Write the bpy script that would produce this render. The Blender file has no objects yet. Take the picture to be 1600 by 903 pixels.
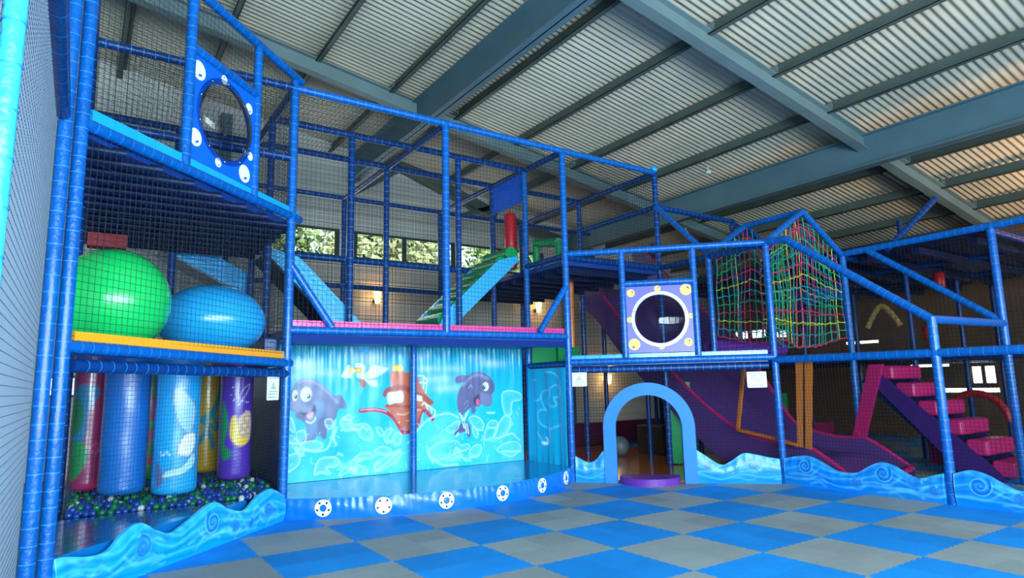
import bpy, math, random
import numpy as np
from mathutils import Vector, Matrix
PI = math.pi
random.seed(7)
rng = np.random.RandomState(11)
S = bpy.context.scene
C = bpy.data.collections.new('play_hall'); S.collection.children.link(C)

# ------------------------------------------------------------------ camera
# world axes: +X runs along the hall's back wall, +Y towards the back wall, floor at z = 0
cam = bpy.data.cameras.new('camera'); camo = bpy.data.objects.new('camera', cam); C.objects.link(camo)
cam.sensor_width = 36; cam.lens = 36 * 997.39 / 1600; cam.clip_end = 200; cam.clip_start = 0.02
yaw, pitch, roll = math.radians(34.04), 0.15039, -0.021727
fwd0 = Vector((math.sin(yaw), math.cos(yaw), 0)); rt0 = Vector((math.cos(yaw), -math.sin(yaw), 0)); up0 = Vector((0, 0, 1))
fw = fwd0 * math.cos(pitch) + up0 * math.sin(pitch); uu = up0 * math.cos(pitch) - fwd0 * math.sin(pitch)
rr = rt0 * math.cos(roll) + uu * math.sin(roll); u2 = uu * math.cos(roll) - rt0 * math.sin(roll)
camo.matrix_world = Matrix(((rr.x, u2.x, -fw.x, -2.3), (rr.y, u2.y, -fw.y, -8.86), (rr.z, u2.z, -fw.z, 1.656), (0, 0, 0, 1)))
S.camera = camo

# ------------------------------------------------------------------ world, lights, exposure
S.view_settings.view_transform = 'Standard'; S.view_settings.look = 'None'; S.view_settings.gamma = 1
S.view_settings.use_curve_mapping = False
S.view_settings.exposure = 0.35
w = bpy.data.worlds.new('sky'); S.world = w; w.use_nodes = True
bg = w.node_tree.nodes['Background']; bg.inputs[0].default_value = (.62, .82, 1, 1); bg.inputs[1].default_value = 5.0

def light(name, typ, loc, energy, color, rot=None, **kw):
    l = bpy.data.lights.new(name, typ); l.energy = energy; l.color = color
    for k, v in kw.items(): setattr(l, k, v)
    o = bpy.data.objects.new(name, l); C.objects.link(o); o.location = loc
    if rot: o.rotation_euler = rot
    return o
light('sun', 'SUN', (0, 0, 30), 9, (1, .95, .86), (math.radians(48), 0, math.radians(-25)), angle=.01)
# daylight through the tall glazing of the front wall, behind the camera
FRONT = -13.0
WIN_FRONT = [(-6.2, -3.0), (-2.6, .6), (1.0, 4.2), (4.6, 7.8), (9.4, 12.6), (13.4, 16.6)]
for i, (a, b) in enumerate(WIN_FRONT):
    e = [900, 780, 480, 250, 60, 45][i]
    light('window_daylight', 'AREA', ((a + b) / 2, FRONT + .12, 2.6), e, (.68, .91, 1), (math.radians(90), 0, 0), shape='RECTANGLE', size=b - a, size_y=3.4)
light('back_window_daylight', 'AREA', (4.6, 6.9, 5.38), 60, (.8, .95, 1), (math.radians(-100), 0, 0), shape='RECTANGLE', size=8.4, size_y=.7)
# tungsten lamps of the cafe corner on the right
light('cafe_lamp', 'AREA', (14.6, -7.6, 3.0), 330, (1, .62, .30), (math.radians(180), 0, 0), shape='DISK', size=1.6)

# ------------------------------------------------------------------ materials
def lin(c):
    return tuple(((x / 255) / 12.92 if x / 255 <= .04045 else ((x / 255 + .055) / 1.055) ** 2.4) for x in c) + (1,)
def mat(name, col, rough=.5, metal=0, bump=0, bscale=30, var=0, vscale=4, coat=0, attr=False, spec=.5, emit=0, trans=0, alpha=1):
    m = bpy.data.materials.new(name); m.use_nodes = True; nt = m.node_tree; N = nt.nodes; L = nt.links
    b = N['Principled BSDF']; c = lin(col)
    b.inputs['Base Color'].default_value = c; b.inputs['Roughness'].default_value = rough; b.inputs['Metallic'].default_value = metal
    b.inputs['Specular IOR Level'].default_value = spec
    if coat: b.inputs['Coat Weight'].default_value = coat; b.inputs['Coat Roughness'].default_value = .12
    if emit: b.inputs['Emission Color'].default_value = c; b.inputs['Emission Strength'].default_value = emit
    if trans: b.inputs['Transmission Weight'].default_value = trans
    if alpha < 1: b.inputs['Alpha'].default_value = alpha
    tc = N.new('ShaderNodeTexCoord')
    src = None
    if attr:
        a = N.new('ShaderNodeAttribute'); a.attribute_name = 'Col'; src = a.outputs['Color']; L.new(src, b.inputs['Base Color'])
    if var:
        n = N.new('ShaderNodeTexNoise'); n.inputs['Scale'].default_value = vscale; n.inputs['Detail'].default_value = 4
        L.new(tc.outputs['Object'], n.inputs['Vector'])
        r = N.new('ShaderNodeMapRange'); r.inputs[1].default_value = .3; r.inputs[2].default_value = .7
        r.inputs[3].default_value = 1 - var; r.inputs[4].default_value = 1 + var
        L.new(n.outputs['Fac'], r.inputs[0])
        mx = N.new('ShaderNodeMix'); mx.data_type = 'RGBA'; mx.blend_type = 'MULTIPLY'; mx.inputs[0].default_value = 1
        if src: L.new(src, mx.inputs[6])
        else: mx.inputs[6].default_value = c
        L.new(r.outputs[0], mx.inputs[7]); L.new(mx.outputs[2], b.inputs['Base Color'])
    if bump:
        n = N.new('ShaderNodeTexNoise'); n.inputs['Scale'].default_value = bscale; n.inputs['Detail'].default_value = 3
        L.new(tc.outputs['Object'], n.inputs['Vector'])
        bp = N.new('ShaderNodeBump'); bp.inputs['Strength'].default_value = bump; bp.inputs['Distance'].default_value = .02
        L.new(n.outputs['Fac'], bp.inputs['Height']); L.new(bp.outputs[0], b.inputs['Normal'])
    return m
M = dict(
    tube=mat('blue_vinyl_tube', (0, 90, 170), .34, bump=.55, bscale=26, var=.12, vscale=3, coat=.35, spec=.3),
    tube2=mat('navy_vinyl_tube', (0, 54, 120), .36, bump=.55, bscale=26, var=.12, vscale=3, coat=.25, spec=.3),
    tie=mat('pale_blue_tie', (40, 135, 225), .4),
    cyan=mat('light_blue_vinyl', (20, 165, 235), .3, bump=.3, bscale=9, coat=.4),
    cyantube=mat('cyan_vinyl_tube', (50, 175, 232), .32, bump=.7, bscale=16, coat=.4),
    deck=mat('blue_deck_board', (4, 56, 132), .4, bump=.2, bscale=8, coat=.15), matv=mat('mat_vinyl', (8, 104, 176), .2, bump=.5, bscale=4, coat=.4),
    navy=mat('dark_navy_vinyl', (4, 26, 66), .45, bump=.3, bscale=10, spec=.25),
    net=mat('black_netting', (14, 20, 30), .8), net_lit=mat('lit_black_netting', (74, 88, 104), .7),  # second one: black net with strong window light put into its colour
    orange=mat('orange_vinyl', (250, 165, 30), .35, bump=.4, bscale=25, coat=.3),
    pink=mat('pink_vinyl', (225, 50, 140), .35, bump=.4, bscale=25, coat=.3),
    magenta=mat('magenta_vinyl', (186, 28, 100), .4, bump=.2, bscale=10),
    green=mat('green_vinyl', (0, 150, 80), .35, bump=.3, bscale=9, coat=.3),
    red=mat('red_vinyl', (190, 25, 35), .4),
    amber=mat('amber_vinyl', (205, 110, 25), .35, bump=.3, bscale=14, coat=.3),
    purple=mat('purple_vinyl', (112, 50, 160), .4, bump=.2, bscale=9),
    dpurple=mat('deep_purple_vinyl', (88, 56, 122), .42, bump=.15, bscale=7),
    purpled=mat('dark_purple_vinyl', (58, 26, 104), .4), violet=mat('violet_board', (104, 92, 205), .35),
    blueboard=mat('blue_board', (5, 100, 225), .3),
    yellow=mat('pale_yellow_print', (250, 210, 110), .5),
    white=mat('white_print', (240, 244, 246), .45),
    black=mat('black_print', (12, 16, 20), .5),
    grey=mat('grey_print', (95, 105, 110), .5),
    chrome=mat('bolt_steel', (210, 205, 170), .25, metal=1),
    rim=mat('white_acrylic_rim', (225, 230, 240), .2),
    steel=mat('grey_painted_steel', (104, 124, 126), .55, var=.1, vscale=1.5),
    steelb=mat('blue_grey_painted_steel', (84, 112, 122), .5, var=.1, vscale=1.2),
    purlin=mat('galvanised_purlin', (78, 90, 84), .6, var=.15, vscale=2),
    frame=mat('dark_green_window_frame', (30, 62, 52), .5),
    stage=mat('stage_top_vinyl', (0, 128, 198), .16, bump=.1, bscale=4, coat=.2, spec=.3, var=.1, vscale=1.2),
    stagef=mat('stage_front_vinyl', (8, 112, 222), .34, coat=.2, bump=.2, bscale=14),
    paint=mat('printed_vinyl', (255, 255, 255), .42, attr=True, coat=.3, spec=.35),
    bag=mat('printed_bag_vinyl', (255, 255, 255), .28, attr=True, coat=.4, bump=.25, bscale=7),
    ballg=mat('green_rubber', (20, 205, 100), .22, coat=.3, bump=.05, bscale=4),
    ballb=mat('sky_blue_rubber', (30, 165, 235), .22, coat=.3, bump=.05, bscale=4),
    wood=mat('orange_vinyl_floor', (220, 118, 42), .15, var=.15, vscale=1.2, coat=.5, bump=.05, bscale=5),
    wallr=mat('brown_painted_block', (112, 82, 58), .8, var=.12, vscale=2),
    walll=mat('grey_block', (118, 128, 136), .8, var=.1, vscale=2),
    lampg=mat('lamp_glow', (255, 200, 110), .5, emit=9),
    pane_lit=mat('lit_window_pane', (225, 240, 255), .5, emit=3.5),
    pb=mat('pit_ball_blue', (10, 60, 150), .3), pg=mat('pit_ball_green', (0, 110, 70), .3), pw=mat('pit_ball_white', (190, 200, 205), .3),
    leaf=mat('leaf_green', (132, 156, 84), .7, var=.4, vscale=1.3), leaf2=mat('leaf_olive', (176, 184, 128), .7, var=.5, vscale=1.3),
    bark=mat('bark_brown', (92, 74, 54), .9), turf=mat('grass_green', (88, 122, 52), .9, var=.3),
    navy2=mat('dark_blue_board', (2, 44, 116), .7, spec=.2), silver=mat('silver_grey_sheet', (95, 112, 128), .3, bump=.4, bscale=12, coat=.3),
    gold=mat('gold_moulding', (225, 185, 110), .35, bump=.5, bscale=14),
    sensor=mat('white_plastic', (200, 205, 200), .4),
    dred=mat('dark_red_vinyl', (120, 14, 30), .5, spec=.2), maroon=mat('dark_maroon_vinyl', (92, 22, 62), .35), rock=mat('dark_rock_print', (58, 48, 46), .5),
)
for k, c in dict(rt=(10, 150, 140), rg=(20, 150, 90), ry=(185, 190, 60), rp=(205, 50, 95), rb=(15, 110, 150)).items():
    M[k] = mat('rope_' + k, c, .7)

def acrylic():
    m = bpy.data.materials.new('clear_acrylic_dome'); m.use_nodes = True; nt = m.node_tree; N = nt.nodes; L = nt.links
    N.remove(N['Principled BSDF']); out = N['Material Output']
    t = N.new('ShaderNodeBsdfTransparent'); t.inputs[0].default_value = (.80, .80, .84, 1)
    g = N.new('ShaderNodeBsdfGlossy'); g.inputs['Roughness'].default_value = .06
    f = N.new('ShaderNodeFresnel'); f.inputs[0].default_value = 1.45
    mx = N.new('ShaderNodeMixShader'); L.new(f.outputs[0], mx.inputs[0]); L.new(t.outputs[0], mx.inputs[1]); L.new(g.outputs[0], mx.inputs[2])
    L.new(mx.outputs[0], out.inputs[0]); return m
M['acrylic'] = acrylic()

def floor_mat():
    m = bpy.data.materials.new('jigsaw_foam_tiles'); m.use_nodes = True; nt = m.node_tree; N = nt.nodes; L = nt.links; b = N['Principled BSDF']
    b.inputs['Roughness'].default_value = .62; b.inputs['Specular IOR Level'].default_value = .35
    tc = N.new('ShaderNodeTexCoord'); sp = N.new('ShaderNodeSeparateXYZ'); L.new(tc.outputs['Object'], sp.inputs[0])
    def mth(op, a, b_=None, c_=None):
        n = N.new('ShaderNodeMath'); n.operation = op
        for i, x in enumerate((a, b_, c_)):
            if x is None: continue
            if isinstance(x, (int, float)): n.inputs[i].default_value = x
            else: L.new(x, n.inputs[i])
        return n.outputs[0]
    X = mth('SUBTRACT', sp.outputs[0], 3.34 - 40); Y = mth('SUBTRACT', sp.outputs[1], -2.78 - 40)
    # interlocking teeth along the seams
    tx = mth('MULTIPLY', mth('SUBTRACT', mth('PINGPONG', mth('MULTIPLY', Y, 18), 1), .5), .022)
    ty = mth('MULTIPLY', mth('SUBTRACT', mth('PINGPONG', mth('MULTIPLY', X, 18), 1), .5), .022)
    X2 = mth('ADD', X, tx); Y2 = mth('ADD', Y, ty)
    fx = mth('FLOOR', X2); fy = mth('FLOOR', Y2)
    par = mth('MODULO', mth('ADD', fx, fy), 2)
    qx = mth('FLOOR', mth('MULTIPLY', X2, 2)); qy = mth('FLOOR', mth('MULTIPLY', Y2, 2))
    cmb = N.new('ShaderNodeCombineXYZ'); L.new(qx, cmb.inputs[0]); L.new(qy, cmb.inputs[1])
    wn = N.new('ShaderNodeTexWhiteNoise'); wn.noise_dimensions = '2D'; L.new(cmb.outputs[0], wn.inputs['Vector'])
    col = N.new('ShaderNodeMix'); col.data_type = 'RGBA'; L.new(par, col.inputs[0])
    # cell (0,0) measured on the photograph is blue when fx+fy is odd
    col.inputs[6].default_value = lin((10, 142, 228)); col.inputs[7].default_value = lin((150, 158, 158))
    v = N.new('ShaderNodeMapRange'); v.inputs[3].default_value = .86; v.inputs[4].default_value = 1.1; L.new(wn.outputs['Value'], v.inputs[0])
    nz = N.new('ShaderNodeTexNoise'); nz.inputs['Scale'].default_value = 2.2; nz.inputs['Detail'].default_value = 8; nz.inputs['Roughness'].default_value = .7
    L.new(tc.outputs['Object'], nz.inputs['Vector'])
    v2 = N.new('ShaderNodeMapRange'); v2.inputs[1].default_value = .3; v2.inputs[2].default_value = .7; v2.inputs[3].default_value = .9; v2.inputs[4].default_value = 1.1
    L.new(nz.outputs['Fac'], v2.inputs[0])
    k = mth('MULTIPLY', v.outputs[0], v2.outputs[0])
    m1 = N.new('ShaderNodeMix'); m1.data_type = 'RGBA'; m1.blend_type = 'MULTIPLY'; m1.inputs[0].default_value = 1
    L.new(col.outputs[2], m1.inputs[6]); L.new(k, m1.inputs[7]); L.new(m1.outputs[2], b.inputs['Base Color'])
    # fine seams
    def seam(c):
        f = mth('FRACT', mth('MULTIPLY', c, 2)); d = mth('ABSOLUTE', mth('SUBTRACT', f, .5)); return mth('GREATER_THAN', d, .492)
    s = mth('MAXIMUM', seam(X2), seam(Y2))
    bp = N.new('ShaderNodeBump'); bp.inputs['Strength'].default_value = .5; bp.inputs['Distance'].default_value = .004; bp.invert = True
    n2 = N.new('ShaderNodeTexNoise'); n2.inputs['Scale'].default_value = 160; L.new(tc.outputs['Object'], n2.inputs['Vector'])
    L.new(mth('ADD', s, mth('MULTIPLY', n2.outputs['Fac'], .5)), bp.inputs['Height']); L.new(bp.outputs[0], b.inputs['Normal'])
    return m
M['floor'] = floor_mat()

def cladding_mat(name, col, axis, period, depth):
    m = bpy.data.materials.new(name); m.use_nodes = True; nt = m.node_tree; N = nt.nodes; L = nt.links; b = N['Principled BSDF']
    b.inputs['Roughness'].default_value = .7; b.inputs['Base Color'].default_value = lin(col)
    tc = N.new('ShaderNodeTexCoord'); sp = N.new('ShaderNodeSeparateXYZ'); L.new(tc.outputs['Object'], sp.inputs[0])
    mu = N.new('ShaderNodeMath'); mu.operation = 'MULTIPLY'; mu.inputs[1].default_value = 2 * PI / period; L.new(sp.outputs[axis], mu.inputs[0])
    si = N.new('ShaderNodeMath'); si.operation = 'SINE'; L.new(mu.outputs[0], si.inputs[0])
    bp = N.new('ShaderNodeBump'); bp.inputs['Strength'].default_value = 1; bp.inputs['Distance'].default_value = depth; L.new(si.outputs[0], bp.inputs['Height'])
    L.new(bp.outputs[0], b.inputs['Normal'])
    nz = N.new('ShaderNodeTexNoise'); nz.inputs['Scale'].default_value = .8; nz.inputs['Detail'].default_value = 6; L.new(tc.outputs['Object'], nz.inputs['Vector'])
    r = N.new('ShaderNodeMapRange'); r.inputs[1].default_value = .3; r.inputs[2].default_value = .7; r.inputs[3].default_value = .85; r.inputs[4].default_value = 1.05; L.new(nz.outputs['Fac'], r.inputs[0])
    mx = N.new('ShaderNodeMix'); mx.data_type = 'RGBA'; mx.blend_type = 'MULTIPLY'; mx.inputs[0].default_value = 1; mx.inputs[6].default_value = lin(col)
    L.new(r.outputs[0], mx.inputs[7]); L.new(mx.outputs[2], b.inputs['Base Color'])
    return m
M['clad'] = cladding_mat('ribbed_wall_cladding', (206, 203, 194), 2, .22, .006)
M['roof'] = mat('fibre_cement_roof', (188, 178, 158), .8, var=.12, vscale=.7)

# ------------------------------------------------------------------ mesh builder
class MB:
    def __init__(s): s.v = []; s.f = []; s.m = []; s.sm = []
    def add(s, vs, fs, m=0, smooth=False):
        o = len(s.v); s.v += [tuple(p) for p in vs]
        s.f += [tuple(i + o for i in f) for f in fs]; s.m += [m] * len(fs); s.sm += [smooth] * len(fs); return s
    def box(s, a, b, m=0):
        (x0, y0, z0), (x1, y1, z1) = a, b
        return s.add([(x0, y0, z0), (x1, y0, z0), (x1, y1, z0), (x0, y1, z0), (x0, y0, z1), (x1, y0, z1), (x1, y1, z1), (x0, y1, z1)],
                     [(3, 2, 1, 0), (4, 5, 6, 7), (0, 1, 5, 4), (1, 2, 6, 5), (2, 3, 7, 6), (3, 0, 4, 7)], m)
    def bar(s, p, q, wd, h, m=0, up=(0, 0, 1)):
        "rectangular bar from p to q, wd wide and h high, centred on the line"
        p = Vector(p); q = Vector(q); d = (q - p).normalized(); u = Vector(up)
        sd = d.cross(u).normalized(); u = sd.cross(d).normalized()
        vs = []
        for c in (p, q):
            for a, b in ((-1, -1), (1, -1), (1, 1), (-1, 1)): vs.append(c + sd * a * wd / 2 + u * b * h / 2)
        return s.add(vs, [(0, 1, 2, 3), (7, 6, 5, 4), (0, 4, 5, 1), (1, 5, 6, 2), (2, 6, 7, 3), (3, 7, 4, 0)], m)
    def tube(s, pts, r, n=14, m=0, caps=True):
        pts = [Vector(p) for p in pts]; vs = []; fs = []
        k = len(pts)
        prev = None
        for i, p in enumerate(pts):
            d = (pts[min(i + 1, k - 1)] - pts[max(i - 1, 0)]).normalized()
            if prev is None:
                a = Vector((0, 0, 1)) if abs(d.z) < .9 else Vector((1, 0, 0)); x = d.cross(a).normalized()
            else:
                x = (prev - d * prev.dot(d)).normalized()
            prev = x; y = d.cross(x); ri = r[i] if isinstance(r, (list, tuple)) else r
            for j in range(n):
                t = 2 * PI * j / n; vs.append(p + (x * math.cos(t) + y * math.sin(t)) * ri)
        for i in range(k - 1):
            for j in range(n):
                a = i * n + j; b = i * n + (j + 1) % n; fs.append((a, b, b + n, a + n))
        s.add(vs, fs, m, n > 4)
        if caps: s.add([vs[j] for j in range(n)][::-1] + [vs[(k - 1) * n + j] for j in range(n)], [tuple(range(n)), tuple(range(n, 2 * n))], m)
        return s
    def prism(s, poly, z0, z1, m=0):
        n = len(poly); vs = [(x, y, z0) for x, y in poly] + [(x, y, z1) for x, y in poly]
        return s.add(vs, [tuple(range(n))[::-1], tuple(range(n, 2 * n))] + [(i, (i + 1) % n, (i + 1) % n + n, i + n) for i in range(n)], m)
    def slab(s, outline, nrm, th, m=0, mside=None):
        "flat outline in 3D, extruded by th along nrm"
        n = len(outline); nv = Vector(nrm) * th; vs = [Vector(p) for p in outline]; vs = vs + [p + nv for p in vs]
        s.add(vs, [tuple(range(n)), tuple(range(n, 2 * n))[::-1]], m)
        return s.add(vs, [(i, (i + 1) % n, (i + 1) % n + n, i + n) for i in range(n)], m if mside is None else mside)
    def sphere(s, c, r, nu=16, nv=10, m=0, sq=1.0, jit=0, tilt=0):
        vs = []; fs = []
        for i in range(nv + 1):
            ph = PI * i / nv
            for j in range(nu):
                t = 2 * PI * j / nu
                k = 1 + jit * math.sin(5 * t + 3 * ph)
                vs.append((c[0] + r * k * math.sin(ph) * math.cos(t), c[1] + r * k * math.sin(ph) * math.sin(t), c[2] + r * sq * math.cos(ph)))
        for i in range(nv):
            for j in range(nu):
                a = i * nu + j; b = i * nu + (j + 1) % nu; fs.append((a, a + nu, b + nu, b))
        return s.add(vs, fs, m, True)
    def grid(s, P, m=0, smooth=True, close=False):
        "P[i][j] array of points"
        ni = len(P); nj = len(P[0]); vs = [tuple(p) for row in P for p in row]
        fs = [(i * nj + j, i * nj + j + 1, (i + 1) * nj + j + 1, (i + 1) * nj + j) for i in range(ni - 1) for j in range(nj - 1)]
        return s.add(vs, fs, m, smooth)
    def build(s, name, mats, parent=None, col=None, origin=None):
        if not isinstance(mats, (list, tuple)): mats = [mats]
        me = bpy.data.meshes.new(name); V = np.array(s.v, dtype=float)
        if parent is not None:
            L = np.array(parent['_loc'][:]) if '_loc' in parent else np.array(parent.location)
            loc = L
        else:
            loc = np.array([(V[:, 0].min() + V[:, 0].max()) / 2, (V[:, 1].min() + V[:, 1].max()) / 2, V[:, 2].min()]) if origin is None else np.array(origin, dtype=float)
        me.from_pydata((V - loc).tolist(), [], s.f)
        for mm in mats: me.materials.append(mm)
        me.polygons.foreach_set('material_index', s.m); me.polygons.foreach_set('use_smooth', s.sm)
        if col is not None:
            a = me.color_attributes.new('Col', 'FLOAT_COLOR', 'POINT'); cc = np.ones((len(V), 4)); cc[:, :3] = col
            a.data.foreach_set('color', cc.ravel())
        me.update(); o = bpy.data.objects.new(name, me); C.objects.link(o)
        if parent is not None:
            o.parent = parent
            if '_loc' in parent and parent.type == 'MESH': pass
        else: o.location = loc
        o['_loc'] = list(loc)
        return o
def tag(o, label, cat, group=None, kind=None):
    o['label'] = label; o['category'] = cat
    if group: o['group'] = group
    if kind: o['kind'] = kind
    return o
def thing(name, loc, label, cat, group=None):
    o = bpy.data.objects.new(name, None); C.objects.link(o); o.location = loc; o['_loc'] = list(map(float, loc)); o.empty_display_size = .2
    return tag(o, label, cat, group)
def struct(o): o['kind'] = 'structure'; return o

R0 = .056
def pad_tube(parent, name, p, q, r=R0, m='tube', ties=True, step=.13):
    p = Vector(p); q = Vector(q); L = (q - p).length; d = (q - p) / L
    b = MB(); n = max(2, int(L / .6)); b.tube([p + d * L * i / n for i in range(n + 1)], r)
    if ties:
        k = int(L / step)
        for i in range(1, k):
            c = p + d * (L * i / k + random.uniform(-.01, .01)); b.tube([c - d * .004, c + d * .004], r + .003, 14, 1, False)
    return b.build(name, [M[m], M['tie']], parent)

def net(parent, A, B, z0, z1, sp=.065, r=.0024, keep=None, mname='net', z1b=None, z0b=None):
    "vertical net between ground points A and B, from z0 to z1 (z1b at B)"
    A = Vector((A[0], A[1], 0)); B = Vector((B[0], B[1], 0)); L = (B - A).length; d = (B - A) / L
    z1b = z1 if z1b is None else z1b; z0b = z0 if z0b is None else z0b
    top = lambda s_: z1 + (z1b - z1) * s_ / L
    bot = lambda s_: z0 + (z0b - z0) * s_ / L
    b = MB(); W3 = lambda s_, z: A + d * s_ + Vector((0, 0, z))
    def strand(p, q):
        steps = max(2, int(math.hypot(q[0] - p[0], q[1] - p[1]) / (.05 if keep else .4)))
        run = None
        pts = [(p[0] + (q[0] - p[0]) * i / steps, p[1] + (q[1] - p[1]) * i / steps) for i in range(steps + 1)]
        ok = [bot(x) - 1e-4 <= z <= top(x) + 1e-4 and (keep is None or keep(x, z)) for x, z in pts]
        i = 0
        while i <= steps:
            if ok[i]:
                j = i
                while j < steps and ok[j + 1]: j += 1
                if j > i: b.tube([W3(*pts[i]), W3(*pts[j])], r, 3, 0, False)
                i = j + 1
            else: i += 1
    n = int(L / sp)
    for i in range(n + 1): x = L * i / n; strand((x, bot(x)), (x, top(x)))
    zl, zh = min(z0, z0b), max(z1, z1b); n = int((zh - zl) / sp)
    for i in range(n + 1): z = zl + (zh - zl) * i / n; strand((0, z), (L, z))
    return b.build('net', M[mname], parent)
def netflat(parent, x0, x1, y0, y1, z, sp=.065, r=.0024):
    b = MB(); n = int((x1 - x0) / sp)
    for i in range(n + 1): x = x0 + (x1 - x0) * i / n; b.tube([(x, y0, z), (x, y1, z)], r, 3, 0, False)
    n = int((y1 - y0) / sp)
    for i in range(n + 1): y = y0 + (y1 - y0) * i / n; b.tube([(x0, y, z), (x1, y, z)], r, 3, 0, False)
    return b.build('net', M['net'], parent)

# ------------------------------------------------------------------ painting helpers (printed artwork as vertex colour)
def catmull(P, closed=True, n=8):
    P = np.array(P, float); k = len(P); out = []
    for i in range(k if closed else k - 1):
        g = (lambda j: P[j % k]) if closed else (lambda j: P[min(max(j, 0), k - 1)])
        a, b, c, d = g(i - 1), g(i), g(i + 1), g(i + 2)
        for t in np.arange(n) / n:
            out.append(.5 * ((2 * b) + (-a + c) * t + (2 * a - 5 * b + 4 * c - d) * t * t + (-a + 3 * b - 3 * c + d) * t ** 3))
    if not closed: out.append(P[-1])
    return np.array(out)
class Canvas:
    def __init__(s, X, Y, base): s.X = X; s.Y = Y; s.c = np.zeros(X.shape + (3,)); s.c[:] = lin(base)[:3]
    def mix(s, a, col): s.c = s.c * (1 - a[..., None]) + a[..., None] * np.array(lin(col)[:3])
    def dist(s, Q, closed):
        D = np.full(s.X.shape, 1e9); n = len(Q)
        for i in range(n if closed else n - 1):
            a = Q[i]; b = Q[(i + 1) % n]; e = b - a; l = e @ e + 1e-12
            t = np.clip(((s.X - a[0]) * e[0] + (s.Y - a[1]) * e[1]) / l, 0, 1)
            D = np.minimum(D, np.hypot(s.X - a[0] - t * e[0], s.Y - a[1] - t * e[1]))
        return D
    def inside(s, Q):
        I = np.zeros(s.X.shape, bool); n = len(Q)
        for i in range(n):
            x1, y1 = Q[i]; x2, y2 = Q[(i + 1) % n]
            c = ((y1 > s.Y) != (y2 > s.Y)); xx = x1 + (s.Y - y1) * (x2 - x1) / ((y2 - y1) if y2 != y1 else 1e-9)
            I ^= c & (s.X < xx)
        return I
    def fill(s, P, col, soft=1.0, smooth=True, a=1.0, edge=None, ew=1.2):
        Q = catmull(P) if smooth else np.array(P, float)
        sd = s.dist(Q, True) * np.where(s.inside(Q), -1, 1)
        s.mix(np.clip(.5 - sd / (2 * soft), 0, 1) * a, col)
        if edge: s.mix(np.clip(1.2 - np.abs(sd) / ew, 0, 1), edge)
    def rimfill(s, P, col, a=.35, rim=4.0, ra=.7, smooth=True):
        "airbrushed lobe: faint inside, brighter towards the outline"
        Q = catmull(P) if smooth else np.array(P, float)
        D = s.dist(Q, True); I = s.inside(Q)
        s.mix(np.where(I, a * np.exp(-D / (rim * 2.2)), 0) * .9, col); s.mix(np.clip(1.1 - D / 1.1, 0, 1) * ra, col)
    def line(s, P, col, w_=1.2, a=1.0, soft=1.0, smooth=True):
        Q = catmull(P, False) if smooth else np.array(P, float)
        D = s.dist(Q, False); s.mix(np.clip((w_ - D) / soft + .5, 0, 1) * a, col)
    def ell(s, cx, cy, rx, ry, col, a=1.0, soft=.12, rot=0):
        c, q = math.cos(rot), math.sin(rot); x = (s.X - cx) * c + (s.Y - cy) * q; y = -(s.X - cx) * q + (s.Y - cy) * c
        d = np.hypot(x / rx, y / ry); s.mix(np.clip((1 - d) / soft + .5, 0, 1) * a, col)
    def blob(s, cx, cy, rx, ry, col, a=.6):
        d = ((s.X - cx) / rx) ** 2 + ((s.Y - cy) / ry) ** 2; s.mix(a * np.exp(-d * 1.6), col)
    def spiral(s, cx, cy, r, col, turns=1.6, w_=1.5, a=.8, ph=0, dirn=1):
        t = np.linspace(0, 1, 40); ang = ph + dirn * t * turns * 2 * PI; rad = r * (1 - .85 * t)
        s.line(np.stack([cx + rad * np.cos(ang), cy + rad * np.sin(ang)], 1), col, w_, a, w_, smooth=False)

# ================================================================== THE HALL
WX0, WX1, WY1 = -7.5, 17.5, 7.0
k_ = .17
def rz(x, base): return base - k_ * x
struct(MB().box((WX0 - .2, FRONT - .2, -.2), (WX1 + .2, WY1 + .2, 0)).build('floor', M['floor'], origin=(0, 0, 0)))

# corrugated roof, falling towards +X
def roof():
    b = MB(); pitch = .128; y0, y1 = FRONT - .1, WY1 + .1; n = int((y1 - y0) / pitch * 8); P = [[], []]
    for i in range(n + 1):
        y = y0 + (y1 - y0) * i / n; dz = .02 * math.sin(2 * PI * (y - y0) / pitch)
        P[0].append((WX0 - .1, y, rz(WX0 - .1, 8.56) + dz)); P[1].append((WX1 + .1, y, rz(WX1 + .1, 8.56) + dz))
    b.grid(P); 
    b.add([(WX0 - .1, y0, rz(WX0, 8.75)), (WX1 + .1, y0, rz(WX1, 8.75)), (WX1 + .1, y1, rz(WX1, 8.75)), (WX0 - .1, y1, rz(WX0, 8.75))], [(0, 1, 2, 3)])
    return b.build('ceiling', M['roof'])
struct(roof())

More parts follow.
